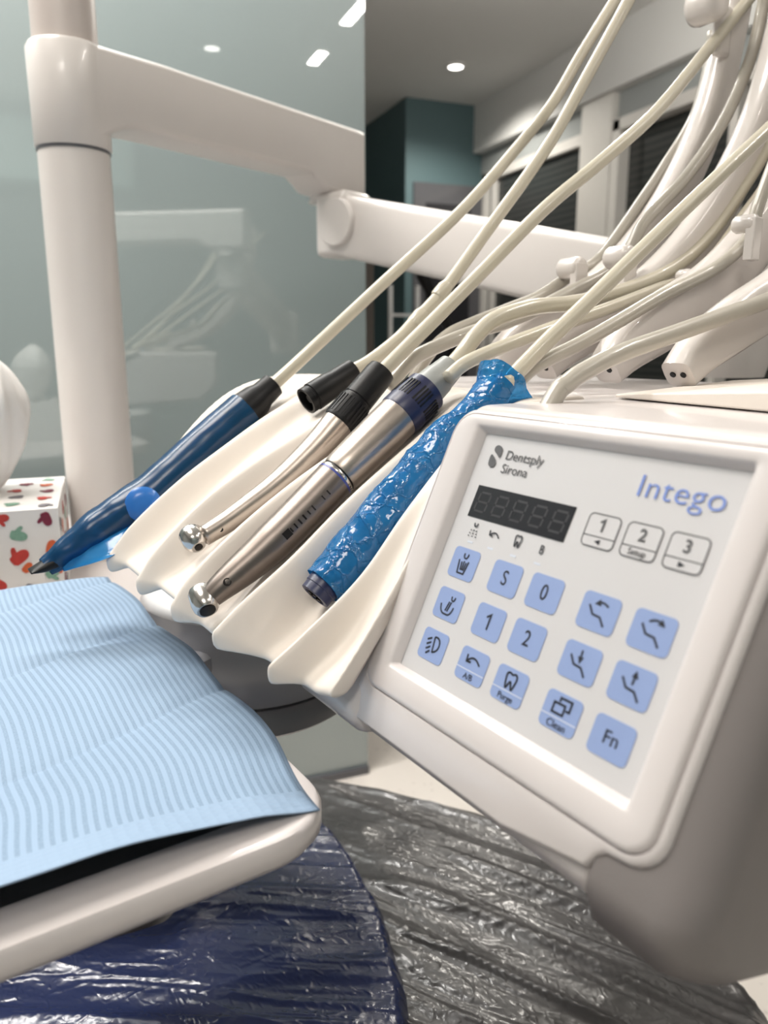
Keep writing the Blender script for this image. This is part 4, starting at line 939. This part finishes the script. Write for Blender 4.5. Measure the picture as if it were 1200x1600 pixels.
# ================================================================== TRAY AND BIB
ZT = -.181
tr = thing('instrument_tray', U(-.22, .27, ZT - .02), 'white tray table with a raised rim under the blue paper', 'tray')
def tl(x0, x1, y0, y1, r, z, n=8): return [U(u_, v_, z) for u_, v_ in rrect((x0 + x1) / 2, (y0 + y1) / 2, (x1 - x0) / 2, (y1 - y0) / 2, r, n)]
u0, u1, va, vb = -.452, .017, .0985, .48
mb = MB()
mb.loft([tl(u0 + .012, u1 - .012, va + .012, vb - .012, .030, ZT - .020), tl(u0 + .002, u1 - .003, va + .003, vb - .003, .036, ZT - .0165), tl(u0, u1, va, vb, .038, ZT - .012), tl(u0, u1, va, vb, .038, ZT - .0035), tl(u0 + .001, u1 - .0015, va + .0015, vb - .0015, .037, ZT - .0008), tl(u0 + .004, u1 - .004, va + .004, vb - .004, .034, ZT),
         tl(u0 + .026, u1 - .026, va + .026, vb - .026, .018, ZT - .0005), tl(u0 + .029, u1 - .029, va + .029, vb - .029, .016, ZT - .003), tl(u0 + .034, u1 - .034, va + .034, vb - .034, .014, ZT - .0125)])
build('tray_plate', mb, M['white'], tr, angle=40)
mb = MB(); mb.prism(tl(u0 + .036, u1 - .036, va + .036, vb - .036, .012, ZT - .0124), (0, 0, .0012)); build('tray_mat', mb, M['grey'], tr, smooth=False)
mb = MB(); mb.lathe(U(-.26, .17, ZT - .02), U(-.26, .17, -1), [(0, .05), (.02, .045), (.03, .03)], 30); build('tray_mount', mb, M['mgrey'], tr)
a_, b_ = U(-.26, .17, ZT - .045), lw(sc_.x, sc_.y, -.29)
mb = MB(); mb.bar([a_, a_.lerp(b_, .5), b_], AXZ.cross((b_ - a_).normalized()), .03, .015, 16, 4); build('tray_arm', mb, M['mgrey'], tr)
# bib: folded four-ply paper, front hem lifted
mb = MB(); rows = []; uvs = []
NU, NV = 400, 60
folds = (-.432, -.293, -.150)
def sst(x): x = max(0, min(1, x)); return x * x * (3 - 2 * x)
for i in range(NU + 1):
    row = []; u_ = -.446 + .451 * i / NU
    for j in range(NV + 1):
        s = j / NV; v = .096 + .36 * s
        us2 = u_ - .42 * (v - .095) * sst((.0 - u_) / .12)          # the folds run slightly askew
        dd = [us2 - f for f in folds]; dmin = min(abs(q) for q in dd)
        z = ZT + .0062 - .0026 * math.exp(-dmin / .007) + .0008 * math.sin((us2 + .150) / .143 * math.pi) ** 2
        e = max(0, (u_ + .135) / .14)
        z += .013 * e ** 1.5 * sst(s / .33) - .0035 * e * (1 - sst(s / .10))
        z += .0007 * noise.noise(Vector((u_ * 26, v * 26, 1)))
        ev = v + (1 - s) * (.013 * sst((u_ + .13) / .15) - .004 * math.sin((us2 + .150) / .143 * math.pi) ** 2)
        if s < .12: z -= .0030 * (1 - s / .12) ** 2
        row.append(U(u_, ev, z)); uvs.append((u_, v))
    rows.append(row)
mb.grid(rows)
bib = build('dental_bib', mb, M['bib'], None, uv=uvs, solid=.0008, angle=180)
tag(bib, 'light blue striped paper bib with fold creases spread over the tray', 'paper bib')
